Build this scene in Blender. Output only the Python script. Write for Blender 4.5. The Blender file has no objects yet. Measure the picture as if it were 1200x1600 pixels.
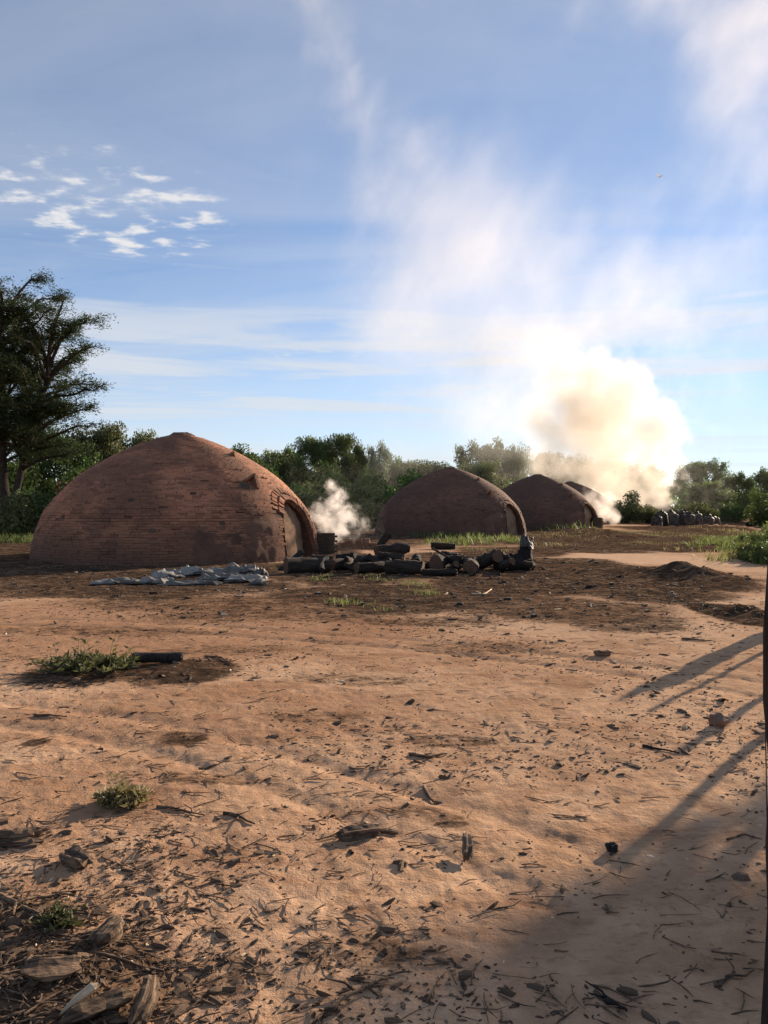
import bpy, math, random
import numpy as np
from mathutils import Vector, Matrix, Quaternion

random.seed(7)
RNG = np.random.default_rng(11)
sc = bpy.context.scene
COL = sc.collection
rad = math.radians

# ------------------------------------------------------------------ camera, light, exposure
FPX, HY, EYE = 1155.0, 796.0, 1.6            # focal length in photo pixels, horizon row, eye height
SUN_AZ, SUN_EL = rad(42.0), rad(17.0)        # azimuth measured from +Y towards +X
SKY_STRENGTH, SUN_STRENGTH = 0.073, 5.0
cam_d = bpy.data.cameras.new('camera')
cam_d.sensor_fit = 'VERTICAL'; cam_d.sensor_height = 36.0; cam_d.lens = 36.0 * FPX / 1600.0
cam_d.clip_start = 0.05; cam_d.clip_end = 3000
cam = bpy.data.objects.new('camera', cam_d); COL.objects.link(cam)
cam.location = (0, 0, EYE)
cam.rotation_euler = (rad(90) - math.atan((800 - HY) / FPX), 0, 0)
sc.camera = cam
SUN = Vector((math.sin(SUN_AZ) * math.cos(SUN_EL), math.cos(SUN_AZ) * math.cos(SUN_EL), math.sin(SUN_EL)))
sun_d = bpy.data.lights.new('sun', 'SUN'); sun_d.energy = SUN_STRENGTH; sun_d.angle = rad(0.5)
sun_d.color = (1.0, 0.80, 0.60)
sun = bpy.data.objects.new('sun', sun_d); COL.objects.link(sun)
sun.rotation_euler = SUN.to_track_quat('Z', 'Y').to_euler(); sun.location = (60, 60, 40)
sc.view_settings.view_transform = 'Standard'; sc.view_settings.look = 'None'
sc.view_settings.gamma = 1.0; sc.view_settings.use_curve_mapping = False
sc.view_settings.exposure = 1.2
sc.render.engine = 'CYCLES'
cy = sc.cycles
cy.use_denoising = True
cy.max_bounces = 9; cy.diffuse_bounces = 3; cy.glossy_bounces = 2; cy.transmission_bounces = 2
cy.volume_bounces = 7; cy.transparent_max_bounces = 6
cy.volume_step_rate = 2.0; cy.volume_max_steps = 400


class NT:
    """small node-tree writer"""
    def __init__(s, tree):
        s.t = tree
    def n(s, typ, ins=None, out=0, **props):
        nd = s.t.nodes.new(typ)
        for k, v in props.items():
            setattr(nd, k, v)
        for k, v in (ins or {}).items():
            if isinstance(v, bpy.types.NodeSocket):
                s.t.links.new(v, nd.inputs[k])
            else:
                nd.inputs[k].default_value = v
        return nd.outputs[out] if out is not None else nd
    def math(s, op, a, b=0.0, c=None, clamp=False):
        ins = {0: a, 1: b}
        if c is not None: ins[2] = c
        return s.n('ShaderNodeMath', ins, operation=op, use_clamp=clamp)
    def vm(s, op, a, b=None, out=0):
        ins = {0: a}
        if b is not None: ins[1] = b
        return s.n('ShaderNodeVectorMath', ins, out, operation=op)
    def noise(s, vec, scale, detail=3, rough=0.55, dist=0.0, out='Fac'):
        return s.n('ShaderNodeTexNoise', {'Vector': vec, 'Scale': scale, 'Detail': detail, 'Roughness': rough, 'Distortion': dist}, out)
    def mix(s, f, a, b, blend='MIX'):
        return s.n('ShaderNodeMix', {0: f, 6: a, 7: b}, 2, data_type='RGBA', blend_type=blend)
    def step(s, v, lo, hi, a=0.0, b=1.0):
        return s.n('ShaderNodeMapRange', {'Value': v, 'From Min': lo, 'From Max': hi, 'To Min': a, 'To Max': b}, interpolation_type='SMOOTHSTEP')


def c4(r, g, b): return (r, g, b, 1.0)

# ------------------------------------------------------------------ sky
world = bpy.data.worlds.new('World'); sc.world = world; world.use_nodes = True
w = NT(world.node_tree); world.node_tree.nodes.clear()
sky = w.n('ShaderNodeTexSky', None, 0, sky_type='NISHITA', sun_disc=False, sun_elevation=SUN_EL, sun_rotation=SUN_AZ,
          altitude=200.0, air_density=0.8, dust_density=0.0, ozone_density=3.2)
gen = w.n('ShaderNodeTexCoord', None, 'Generated')
sep = w.n('ShaderNodeSeparateXYZ', {0: gen}, None)
zc = w.math('MAXIMUM', sep.outputs['Z'], 0.025)
px_ = w.math('DIVIDE', sep.outputs['X'], zc); py_ = w.math('DIVIDE', sep.outputs['Y'], zc)
P = w.n('ShaderNodeCombineXYZ', {0: px_, 1: py_, 2: 0.0})           # position on a flat cloud deck of height 1
up = w.step(sep.outputs['Z'], -0.01, 0.02)
def patch(cx, cy_, rx, ry, soft=0.0):
    d = w.n('ShaderNodeVectorMath', {0: P, 1: (-cx, -cy_, 0)}, 0, operation='ADD')
    d = w.n('ShaderNodeVectorMath', {0: d, 1: (1 / rx, 1 / ry, 0)}, 0, operation='MULTIPLY')
    l = w.n('ShaderNodeVectorMath', {0: d}, 'Value', operation='LENGTH')
    return w.step(l, 1.0, soft)
# high thin veil over the whole sky, drawn out into streaks
Ps = w.n('ShaderNodeVectorMath', {0: P, 1: (0.35, 1.0, 1.0)}, 0, operation='MULTIPLY')
veil = w.step(w.noise(Ps, 0.9, 7, 0.60, 0.7), 0.26, 0.78, .22, 1.0)
wisp = w.step(w.noise(Ps, 2.7, 8, 0.62, 0.9), 0.45, 0.85)
low = w.step(sep.outputs['Z'], 0.34, 0.08)
veil = w.math('MULTIPLY', veil, w.math('MULTIPLY_ADD', low, 0.30, 0.44))
veil = w.math('MAXIMUM', veil, w.math('MULTIPLY', wisp, w.math('MULTIPLY_ADD', low, 0.35, 0.15)))
# bank of small puffy clouds and a few streaks lower down
pn = w.noise(w.n('ShaderNodeVectorMath', {0: P, 1: (0.8, 1.0, 1.0)}, 0, operation='MULTIPLY'), 9.5, 6, 0.52, 0.05)
pm = w.math('MAXIMUM', patch(-0.90, 2.50, 0.66, 0.78, 0.35), w.math('MULTIPLY', patch(-1.35, 2.2, 0.30, 0.35, 0.2), 0.9))
puff = w.step(w.math('MULTIPLY_ADD', pm, 0.28, w.math('SUBTRACT', pn, 0.27)), 0.46, 0.70)
puff = w.math('MULTIPLY', puff, pm)
pn2 = w.noise(w.n('ShaderNodeVectorMath', {0: P, 1: (1.0, 0.8, 1.0)}, 0, operation='MULTIPLY'), 4.2, 6, 0.55, 0.2)
pm2 = w.math('MAXIMUM', patch(-0.45, 4.7, 0.75, 0.8, 0.2), patch(1.75, 3.9, 0.55, 0.7, 0.2))
puff2 = w.math('MULTIPLY', w.step(w.math('MULTIPLY_ADD', pm2, 0.30, w.math('SUBTRACT', pn2, 0.30)), 0.45, 0.62), pm2)
hz = w.math('MULTIPLY', w.step(sep.outputs['Z'], 0.30, 0.03), w.math('MULTIPLY_ADD', w.step(w.noise(Ps, 0.55, 6, .6, .5), .35, .7), .25, .62))
bd = w.noise(w.n('ShaderNodeVectorMath', {0: gen, 1: (1.6, 1.6, 22.0)}, 0, operation='MULTIPLY'), 1.0, 6, .6, .5)
bd = w.math('MULTIPLY', w.step(bd, .42, .66), w.math('MULTIPLY', w.step(sep.outputs['Z'], .40, .18), w.step(sep.outputs['Z'], .02, .09)))
hz = w.math('MAXIMUM', hz, w.math('MULTIPLY', bd, .82))
veil = w.math('MAXIMUM', veil, hz)
cl = w.math('MAXIMUM', veil, w.math('MULTIPLY', w.math('MAXIMUM', puff, w.math('MULTIPLY', puff2, 0.8)), 0.9), clamp=True)
cl = w.math('MULTIPLY', cl, up)
skyc = w.mix(cl, sky, (4.55, 4.65, 4.8, 1.0))
skyc = w.mix(w.math('MULTIPLY', puff, .75, clamp=True), skyc, (5.2, 5.1, 5.1, 1.0))
bg = w.n('ShaderNodeBackground', {'Color': skyc, 'Strength': SKY_STRENGTH})
w.n('ShaderNodeOutputWorld', {'Surface': bg}, None)

# ------------------------------------------------------------------ helpers
def thing(name, label, cat, loc=(0, 0, 0), rz=0.0, group=None):
    o = bpy.data.objects.new(name, None); COL.objects.link(o)
    o.empty_display_size = 0.2
    o.location = loc; o.rotation_euler = (0, 0, rz)
    return tag(o, label, cat, group)
def tag(o, label=None, cat=None, group=None, kind=None):
    if label: o['label'] = label
    if cat: o['category'] = cat
    if group: o['group'] = group
    if kind: o['kind'] = kind
    return o
def link(name, mesh, parent=None):
    o = bpy.data.objects.new(name, mesh); COL.objects.link(o)
    if parent is not None: o.parent = parent
    return o
def np_mesh(name, verts, faces, mat, smooth=False):
    """verts (N,3), faces (M,k) with one k"""
    verts = np.asarray(verts, dtype=np.float32); faces = np.asarray(faces, dtype=np.int32)
    me = bpy.data.meshes.new(name)
    k = faces.shape[1]
    me.vertices.add(len(verts)); me.vertices.foreach_set('co', verts.ravel())
    me.loops.add(faces.size); me.loops.foreach_set('vertex_index', faces.ravel())
    me.polygons.add(len(faces))
    me.polygons.foreach_set('loop_start', np.arange(0, faces.size, k, dtype=np.int32))
    me.polygons.foreach_set('loop_total', np.full(len(faces), k, dtype=np.int32))
    me.polygons.foreach_set('use_smooth', np.full(len(faces), bool(smooth), dtype=bool))
    me.update(calc_edges=True); me.validate()
    if mat: me.materials.append(mat)
    return me
class MB:
    """collects polygons of any size"""
    def __init__(s): s.v = []; s.f = []
    def add(s, vs, fs):
        b = len(s.v); s.v += [tuple(p) for p in vs]; s.f += [tuple(i + b for i in f) for f in fs]
    def mesh(s, name, mat, smooth=False):
        me = bpy.data.meshes.new(name); me.from_pydata(s.v, [], s.f); me.update()
        if smooth:
            me.polygons.foreach_set('use_smooth', np.ones(len(me.polygons), dtype=bool))
        if mat: me.materials.append(mat)
        return me
    def tube(s, pts, rs, k=6, cap=True, wob=0.0, rnd=random):
        pts = [Vector(p) for p in pts]; b = len(s.v); n = len(pts)
        prev = None
        for i, p in enumerate(pts):
            d = (pts[min(i + 1, n - 1)] - pts[max(i - 1, 0)]).normalized()
            a = d.orthogonal().normalized() if prev is None else (prev - d * prev.dot(d)).normalized()
            prev = a; c = d.cross(a)
            for j in range(k):
                t = 2 * math.pi * j / k; r = rs[i] * (1 + wob * (rnd.random() - 0.5))
                s.v.append(tuple(p + (a * math.cos(t) + c * math.sin(t)) * r))
        for i in range(n - 1):
            for j in range(k):
                s.f.append((b + i * k + j, b + i * k + (j + 1) % k, b + (i + 1) * k + (j + 1) % k, b + (i + 1) * k + j))
        if cap:
            s.f.append(tuple(b + j for j in reversed(range(k)))); s.f.append(tuple(b + (n - 1) * k + j for j in range(k)))
    def box(s, c, h, M=None):
        vs = [Vector((x * h[0], y * h[1], z * h[2])) for x in (-1, 1) for y in (-1, 1) for z in (-1, 1)]
        if M is not None: vs = [M @ p for p in vs]
        c = Vector(c)
        s.add([p + c for p in vs], [(0, 1, 3, 2), (4, 6, 7, 5), (0, 4, 5, 1), (2, 3, 7, 6), (0, 2, 6, 4), (1, 5, 7, 3)])

def _hash(ix, iy, seed):
    h = (ix.astype(np.int64) * 374761393 + iy.astype(np.int64) * 668265263 + seed * 974634777) & 0xFFFFFFFF
    h = ((h ^ (h >> 13)) * 1274126177) & 0xFFFFFFFF
    h = h ^ (h >> 16)
    return (h & 0xFFFFFF) / float(0xFFFFFF)
def vnoise(x, y, seed=0):
    x = np.asarray(x, dtype=np.float64); y = np.asarray(y, dtype=np.float64)
    ix = np.floor(x); iy = np.floor(y); fx = x - ix; fy = y - iy
    fx = fx * fx * (3 - 2 * fx); fy = fy * fy * (3 - 2 * fy)
    a = _hash(ix, iy, seed); b = _hash(ix + 1, iy, seed); c = _hash(ix, iy + 1, seed); d = _hash(ix + 1, iy + 1, seed)
    return (a + (b - a) * fx) * (1 - fy) + (c + (d - c) * fx) * fy - 0.5
def sstep(x, a, b):
    t = np.clip((np.asarray(x) - a) / (b - a), 0, 1); return t * t * (3 - 2 * t)

def px2g(px, py):
    d = FPX * EYE / (py - HY); return ((px - 600) / FPX * d, d)
def at(px, d): return (px - 600) / FPX * d
def up_at(py, d): return EYE + (HY - py) / FPX * d

# dark / pale patches of the yard, placed on the ground in metres
def ell(cx, cy_, hw, hh, k):
    x, d = px2g(cx, cy_); near = px2g(cx, cy_ + hh)[1]; far = px2g(cx, max(cy_ - hh, HY + 6))[1]
    return (x, (near + far) / 2, hw / FPX * d, max((far - near) / 2, 0.1), k)
CHAR_SHADE = [ell(*a) for a in [  # charred soil, plus painted-in shadow of the near kiln and the smoke
    (560, 893, 150, 24, .95), (760, 893, 140, 27, .95), (1000, 905, 190, 22, .85), (1080, 900, 80, 14, 1.0),
    (930, 840, 130, 13, .95), (1010, 842, 170, 13, .9), (1110, 832, 90, 10, .7), (1165, 965, 60, 22, .95), (640, 935, 260, 24, .55),
    (860, 915, 190, 20, .8), (1010, 925, 120, 22, .7),
    (180, 922, 330, 20, .55), (60, 897, 230, 18, .7), (250, 895, 260, 20, .8), (560, 850, 120, 12, .5), (720, 845, 120, 10, .4),
    (640, 838, 260, 9, .75), (930, 850, 140, 9, .95), (900, 859, 120, 6, .9), (1040, 858, 130, 5, .75), (20, 858, 120, 14, .95), (60, 876, 90, 10, .8), (1040, 849, 150, 8, .85), (1160, 842, 80, 8, .7), (800, 862, 90, 9, .7), (-20, 885, 120, 20, .7), (1090, 818, 160, 9, .85), (500, 868, 70, 10, .8), (5, 866, 90, 16, .6), (700, 815, 300, 4, .8), (880, 880, 120, 10, .6), (950, 858, 120, 5, .6), (740, 870, 120, 8, .6),
    (420, 960, 240, 14, .30), (150, 985, 240, 12, .26), (330, 1020, 160, 12, .22), (760, 1010, 140, 12, .24), (0, 846, 120, 7, .9), (560, 1060, 150, 12, .25), (720, 1165, 90, 12, .3), (500, 1130, 120, 12, .25), (300, 1230, 100, 14, .3), (560, 1500, 120, 40, .3),
    (880, 955, 200, 22, .38), (980, 975, 120, 18, .38), (330, 945, 260, 14, .32), (660, 970, 160, 10, .3),
    (125, 1055, 110, 26, .6), (270, 1057, 90, 24, .55), (90, 1560, 210, 110, .6), (30, 1450, 110, 60, .5), (270, 1165, 50, 14, .45),
    (650, 1275, 55, 14, .3), (700, 1290, 40, 16, .35), (33, 1166, 22, 7, .7), (300, 1540, 160, 60, .25)]]
PALE = [ell(*a) for a in [(1010, 873, 150, 9, .95), (1110, 880, 70, 14, .8), (1130, 940, 90, 8, .8), (1060, 985, 130, 16, .5), (860, 985, 200, 16, .35), (960, 862, 110, 4, .6)]]
RED = [ell(*a) for a in [(200, 1000, 520, 70, .9), (330, 1130, 420, 70, .7), (90, 1260, 260, 80, .7), (620, 1010, 300, 40, .6), (700, 1170, 200, 40, .45), (420, 1330, 260, 70, .5), (860, 1040, 200, 30, .4), (700, 1480, 260, 90, .5)]]
def patches(x, y, L):
    m = np.zeros_like(np.asarray(x, dtype=float))
    wx = x + 0.35 * (vnoise(x * 0.9, y * 0.9, 5)) * np.clip(y / 10, .3, 2); wy = y + 0.7 * vnoise(x * 0.7 + 9, y * 0.7, 6) * np.clip(y / 10, .2, 2)
    for cx, cy_, rx, ry, k in L:
        q = np.sqrt(((wx - cx) / rx) ** 2 + ((wy - cy_) / ry) ** 2)
        m = np.maximum(m, k * (1 - sstep(q, 0.55, 1.25)))
    return m
MOUNDS = [ell(1080, 902, 60, 13, .32), ell(1170, 962, 45, 14, .10), ell(935, 835, 60, 7, .35), ell(1060, 830, 60, 6, .30), ell(1130, 828, 50, 5, .35), ell(880, 905, 60, 8, .10),
          ell(540, 872, 60, 7, .10), ell(125, 1050, 60, 16, .04), ell(270, 1045, 60, 14, .03), ell(60, 1540, 140, 90, .05)]
def gz(x, y):
    x = np.asarray(x, dtype=float); y = np.asarray(y, dtype=float)
    d = np.hypot(x, y)
    h = 0.07 * vnoise(x * .22, y * .22, 1) * sstep(d, 3, 12) + 0.022 * vnoise(x * .9, y * .9, 2) + 0.011 * vnoise(x * 2.6 + 3, y * 2.6, 3)
    h = h + 0.009 * vnoise(x * 6.1, y * 6.1, 4) * (1 - sstep(d, 25, 40)) + 0.010 * vnoise(x * 14.3, y * 14.3, 7) * (1 - sstep(d, 10, 18))
    h = h + 0.007 * vnoise(x * 31, y * 31, 8) * (1 - sstep(d, 5, 9))
    ch = patches(x, y, CHAR_SHADE)
    h = h + ch * (0.05 * vnoise(x * 3.1, y * 3.1, 12) + 0.04 * vnoise(x * 8.1, y * 8.1, 13)) * sstep(d, 4, 12)
    # old wheel ruts sweeping across the yard
    for r0, amp in ((9.0, .018), (9.5, .016), (13.1, .02), (13.7, .02)):
        q = np.hypot(x + 6, y + 3) - r0 - 0.15 * vnoise(x * .5, y * .5, 21)
        h = h - amp * np.exp(-(q / 0.09) ** 2)
    for cx, cy_, rx, ry, k in MOUNDS:
        q = np.sqrt(((x - cx) / rx) ** 2 + ((y - cy_) / ry) ** 2)
        h = h + k * np.exp(-1.6 * q * q) * (1 + 0.7 * vnoise(x * 4, y * 4, 15))
    return h
def g1(x, y): return float(gz(np.array([x]), np.array([y]))[0])

# ------------------------------------------------------------------ materials
def mat(name):
    m = bpy.data.materials.new(name); m.use_nodes = True; m.node_tree.nodes.clear(); return m, NT(m.node_tree)
def finish(t, surf=None, vol=None):
    ins = {}
    if surf is not None: ins['Surface'] = surf
    if vol is not None: ins['Volume'] = vol
    t.n('ShaderNodeOutputMaterial', ins, None)
def princ(t, col, rough=0.85, bump=None, bstr=0.5, bdist=0.01, spec=0.3, **kw):
    ins = {'Base Color': col, 'Roughness': rough, 'Specular IOR Level': spec}
    if bump is not None:
        ins['Normal'] = t.n('ShaderNodeBump', {'Height': bump, 'Strength': bstr, 'Distance': bdist})
    ins.update(kw)
    return t.n('ShaderNodeBsdfPrincipled', ins)
def objco(t): return t.n('ShaderNodeTexCoord', None, 'Object')
def island(t): return t.n('ShaderNodeNewGeometry', None, 'Random Per Island')
def objrnd(t): return t.n('ShaderNodeObjectInfo', None, 'Random')

# ground
m_ground, t = mat('soil')
oc = objco(t)
ch = t.n('ShaderNodeAttribute', None, 'Fac', attribute_name='char_shade'); pa = t.n('ShaderNodeAttribute', None, 'Fac', attribute_name='pale')
n1 = t.noise(oc, 0.55, 6, .6, .3); n2 = t.noise(oc, 3.2, 6, .65, .4); n3 = t.noise(oc, 17, 6, .7, .2); n4 = t.noise(oc, 70, 4, .7)
st = t.n('ShaderNodeVectorMath', {0: oc, 1: (1.0, 2.6, 1.0)}, 0, operation='MULTIPLY')
n5 = t.noise(st, 1.5, 7, .68, 1.2)
col = t.mix(t.step(t.math('MULTIPLY_ADD', n2, .5, t.math('MULTIPLY', n1, .6)), .42, .66), c4(.365, .222, .134), c4(.515, .335, .212))
col = t.mix(t.math('MULTIPLY', t.step(n5, .50, .72), .75), col, c4(.245, .135, .078))
col = t.mix(t.math('MULTIPLY', t.step(t.noise(st, 9.0, 6, .72, .6), .53, .68), .6), col, c4(.20, .11, .068))
col = t.mix(t.math('MULTIPLY', t.step(n3, .56, .74), .6), col, c4(.17, .095, .06))
col = t.mix(t.math('MULTIPLY', t.step(n4, .62, .75), .6), col, c4(.10, .06, .045))
col = t.mix(t.math('MULTIPLY', t.step(n4, .36, .25), .35), col, c4(.62, .42, .28))
rd = t.n('ShaderNodeAttribute', None, 'Fac', attribute_name='red')
rm = t.step(t.math('MULTIPLY_ADD', n5, 1.1, t.math('MULTIPLY_ADD', n2, .7, t.math('MULTIPLY_ADD', rd, .75, -1.0))), .0, .55)
col = t.mix(t.math('MULTIPLY', rm, .60), col, c4(.265, .142, .080))
col = t.mix(t.math('MULTIPLY', pa, .75), col, c4(.60, .41, .27))
n6 = t.noise(st, 5.5, 6, .7, .8)
cm = t.math('MULTIPLY_ADD', ch, 1.25, t.math('MULTIPLY_ADD', n2, .8, t.math('MULTIPLY_ADD', n3, .9, t.math('MULTIPLY_ADD', n6, 1.1, -1.50))))
cm = t.math('MULTIPLY', t.step(cm, .0, .45), t.step(ch, .02, .3))
cm = t.math('MULTIPLY', cm, t.step(t.math('MULTIPLY_ADD', n5, 1.0, t.math('MULTIPLY', n3, .5)), .98, .70, .45, 1.0))
col = t.mix(t.math('MULTIPLY', cm, .95), col, t.mix(t.step(n6, .44, .66), c4(.022, .016, .012), c4(.066, .040, .026)))
bh = t.math('MULTIPLY_ADD', n3, 1.0, t.math('MULTIPLY', n4, .35))
finish(t, t.n('ShaderNodeBsdfDiffuse', {'Color': col, 'Roughness': .15, 'Normal': t.n('ShaderNodeBump', {'Height': bh, 'Strength': .9, 'Distance': .02})}))

# bricks
def brick_mat(name, a, b, c_, soot_shade, sm):
    m, t = mat(name)
    g = t.n('ShaderNodeNewGeometry', None, None); r = t.math('FRACT', t.math('ADD', g.outputs['Random Per Island'], t.math('MULTIPLY', objrnd(t), 7.31)))
    oc = objco(t)
    col = t.mix(t.step(r, .0, .55), a, b); col = t.mix(t.step(r, .55, 1.0), col, c_)
    n = t.noise(g.outputs['Position'], 9, 5, .65)
    col = t.mix(t.math('MULTIPLY', t.step(n, .45, .75), .6), col, c4(.20, .11, .08))
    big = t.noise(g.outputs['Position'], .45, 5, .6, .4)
    col = t.mix(t.math('MAXIMUM', t.math('MULTIPLY', t.step(big, .33, .58), sm), t.math('MULTIPLY', t.step(t.math('MULTIPLY_ADD', big, 2.0, t.n('ShaderNodeSeparateXYZ', {0: g.outputs['Position']}, 'Z')), 3.1, .7), .84)), col, soot_shade)  # soot stains, plus shade of the kiln front painted in towards the base
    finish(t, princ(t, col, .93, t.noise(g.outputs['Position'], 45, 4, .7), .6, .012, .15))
    return m
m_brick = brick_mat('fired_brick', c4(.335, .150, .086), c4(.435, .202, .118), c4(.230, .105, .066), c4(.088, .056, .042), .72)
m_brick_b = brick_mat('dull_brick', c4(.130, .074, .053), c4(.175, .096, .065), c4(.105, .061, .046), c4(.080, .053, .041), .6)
def mud_mat(name, a, b):
    m, t = mat(name); oc = objco(t)
    n = t.noise(oc, 1.3, 6, .65, .4); n2 = t.noise(oc, 14, 6, .7)
    col = t.mix(t.step(n, .35, .65), a, b)
    col = t.mix(t.math('MULTIPLY', t.step(n2, .5, .72), .6), col, c4(.10, .07, .05))
    finish(t, princ(t, col, .96, t.math('MULTIPLY_ADD', n2, 1.0, t.math('MULTIPLY', t.noise(oc, 50, 3), .4)), .8, .03, .1)); return m
m_mortar = mud_mat('mud_mortar', c4(.080, .050, .038), c4(.150, .085, .060))
m_panel = mud_mat('dried_mud', c4(.27, .175, .112), c4(.17, .108, .072))
m_soot = mud_mat('sooty_clay', c4(.06, .045, .038), c4(.11, .08, .06))

def wood_mat(name, a, b, sc_=30.0, stretch=(1, 1, .12), bs=.8):
    m, t = mat(name); oc = objco(t)
    s_ = t.n('ShaderNodeVectorMath', {0: oc, 1: stretch}, 0, operation='MULTIPLY')
    n = t.noise(s_, sc_, 6, .65, .3); n2 = t.noise(oc, 5, 4, .6)
    col = t.mix(t.step(n, .35, .65), a, b)
    r = t.math('ADD', t.math('MULTIPLY', objrnd(t), .5), t.math('MULTIPLY', island(t), .5))
    hs = t.n('ShaderNodeHueSaturation', {'Color': col, 'Value': t.math('MULTIPLY_ADD', r, .7, .65)})
    finish(t, princ(t, hs, .9, t.math('ADD', n, t.math('MULTIPLY', n2, .5)), bs, .02, .2)); return m
m_bark = wood_mat('bark', c4(.035, .026, .021), c4(.085, .062, .048), 26)
m_logbark = wood_mat('log_bark', c4(.017, .013, .011), c4(.046, .034, .026), 22, (.15, 1, 1))
m_chip = wood_mat('chip_wood', c4(.042, .029, .021), c4(.17, .112, .072), 60, (.2, 1, 1), .5)
m_palechip = wood_mat('pale_chip', c4(.40, .29, .19), c4(.62, .48, .33), 60, (.2, 1, 1), .4)
m_split = wood_mat('split_wood', c4(.050, .032, .022), c4(.215, .145, .092), 55, (.08, 1, 1), 1.0)
m_pole = wood_mat('grey_pole', c4(.06, .045, .035), c4(.16, .12, .09), 35, (1, 1, .06))
m_post = wood_mat('post_wood', c4(.022, .015, .011), c4(.055, .038, .028), 40, (1, 1, .08))
m_charred = wood_mat('charred_wood', c4(.010, .009, .009), c4(.030, .026, .024), 30)
m, t = mat('cut_wood'); oc = objco(t)
sp = t.n('ShaderNodeSeparateXYZ', {0: oc}, None)
rr = t.n('ShaderNodeVectorMath', {0: t.n('ShaderNodeCombineXYZ', {0: 0.0, 1: sp.outputs[1], 2: sp.outputs[2]})}, 'Value', operation='LENGTH')
ring = t.math('SINE', t.math('MULTIPLY_ADD', t.noise(oc, 6, 3), 6.0, t.math('MULTIPLY', rr, 190.0)))
col = t.mix(t.step(ring, -1, 1), c4(.080, .047, .031), c4(.130, .077, .049))
col = t.mix(t.step(t.noise(oc, 9, 5, .7), .45, .7), col, c4(.11, .07, .05))
finish(t, princ(t, col, .9, t.noise(oc, 40, 4), .5, .01, .15)); m_cut = m

def leaf_mat(name, a, b, trans=.35):
    m, t = mat(name); g = t.n('ShaderNodeNewGeometry', None, None)
    r = g.outputs['Random Per Island']; n = t.noise(objco(t), .55, 4, .6)
    f = t.math('ADD', t.math('MULTIPLY', r, .55), t.math('MULTIPLY', t.step(n, .3, .7), .45))
    col = t.mix(f, a, b)
    hs = t.n('ShaderNodeHueSaturation', {'Color': col, 'Hue': t.math('MULTIPLY_ADD', objrnd(t), .03, .485), 'Value': t.math('MULTIPLY_ADD', objrnd(t), .5, .75)})
    d = princ(t, hs, .6, spec=.25)
    tr = t.n('ShaderNodeBsdfTranslucent', {'Color': t.n('ShaderNodeHueSaturation', {'Color': hs, 'Value': 1.3, 'Saturation': 1.1})})
    finish(t, t.n('ShaderNodeMixShader', {0: trans, 1: d, 2: tr})); return m
m_leaf = leaf_mat('leaf_green', c4(.036, .066, .021), c4(.105, .150, .046))
m_leaf_b = leaf_mat('leaf_olive', c4(.056, .076, .032), c4(.15, .17, .068))
m_leaf_g = leaf_mat('leaf_grey', c4(.085, .105, .07), c4(.17, .19, .13))
m_leaf_f = leaf_mat('leaf_feather', c4(.034, .058, .026), c4(.080, .112, .046), .45)
m_leaf_d = leaf_mat('leaf_dry', c4(.10, .045, .028), c4(.19, .085, .045), .25)
m_grass = leaf_mat('grass_blade', c4(.058, .082, .026), c4(.150, .172, .062), .4)
m_weed = leaf_mat('weed_leaf', c4(.045, .052, .020), c4(.125, .13, .055), .3)
m_dryg = leaf_mat('dry_grass', c4(.11, .10, .045), c4(.26, .22, .11), .3)

m, t = mat('woven_sack'); oc = objco(t)
wv = t.n('ShaderNodeTexWave', {'Vector': oc, 'Scale': 60.0}, 'Fac')
nn = t.noise(oc, 3, 5, .65)
col = t.mix(t.step(nn, .4, .7), c4(.160, .152, .138), c4(.055, .046, .040))
col = t.n('ShaderNodeHueSaturation', {'Color': col, 'Value': t.math('MULTIPLY_ADD', objrnd(t), 1.3, .4)})
finish(t, princ(t, col, .55, t.math('ADD', wv, t.noise(oc, 30, 4)), .25, .004, .2)); m_sack = m
m, t = mat('charcoal_sack'); oc = objco(t)
col = t.mix(t.step(t.noise(oc, 3, 5, .65), .4, .7), c4(.045, .037, .031), c4(.125, .10, .08))
col = t.n('ShaderNodeHueSaturation', {'Color': col, 'Value': t.math('MULTIPLY_ADD', objrnd(t), 1.2, .4)})
finish(t, princ(t, col, .6, t.noise(oc, 14, 5, .7), .7, .03, .08)); m_bag = m
m, t = mat('charcoal'); oc = objco(t)
finish(t, princ(t, t.mix(island(t), c4(.008, .008, .008), c4(.035, .032, .03)), .85, t.noise(oc, 30, 4), .6, .01, .5)); m_coal = m
m, t = mat('stone'); oc = objco(t)
finish(t, princ(t, t.mix(t.noise(oc, 6, 5), c4(.10, .06, .045), c4(.22, .14, .10)), .9, t.noise(oc, 25, 5), .6, .01, .2)); m_stone = m
m, t = mat('rusty_wire'); finish(t, princ(t, c4(.06, .035, .025), .6, Metallic=.6)); m_wire = m
m, t = mat('white_plumage'); finish(t, t.n('ShaderNodeMixShader', {0: .45, 1: princ(t, c4(.85, .85, .83), .7), 2: t.n('ShaderNodeBsdfTranslucent', {'Color': c4(.9, .9, .88)})})); m_bird = m
m, t = mat('dark_beak'); finish(t, princ(t, c4(.05, .04, .03), .5)); m_beak = m

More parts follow.
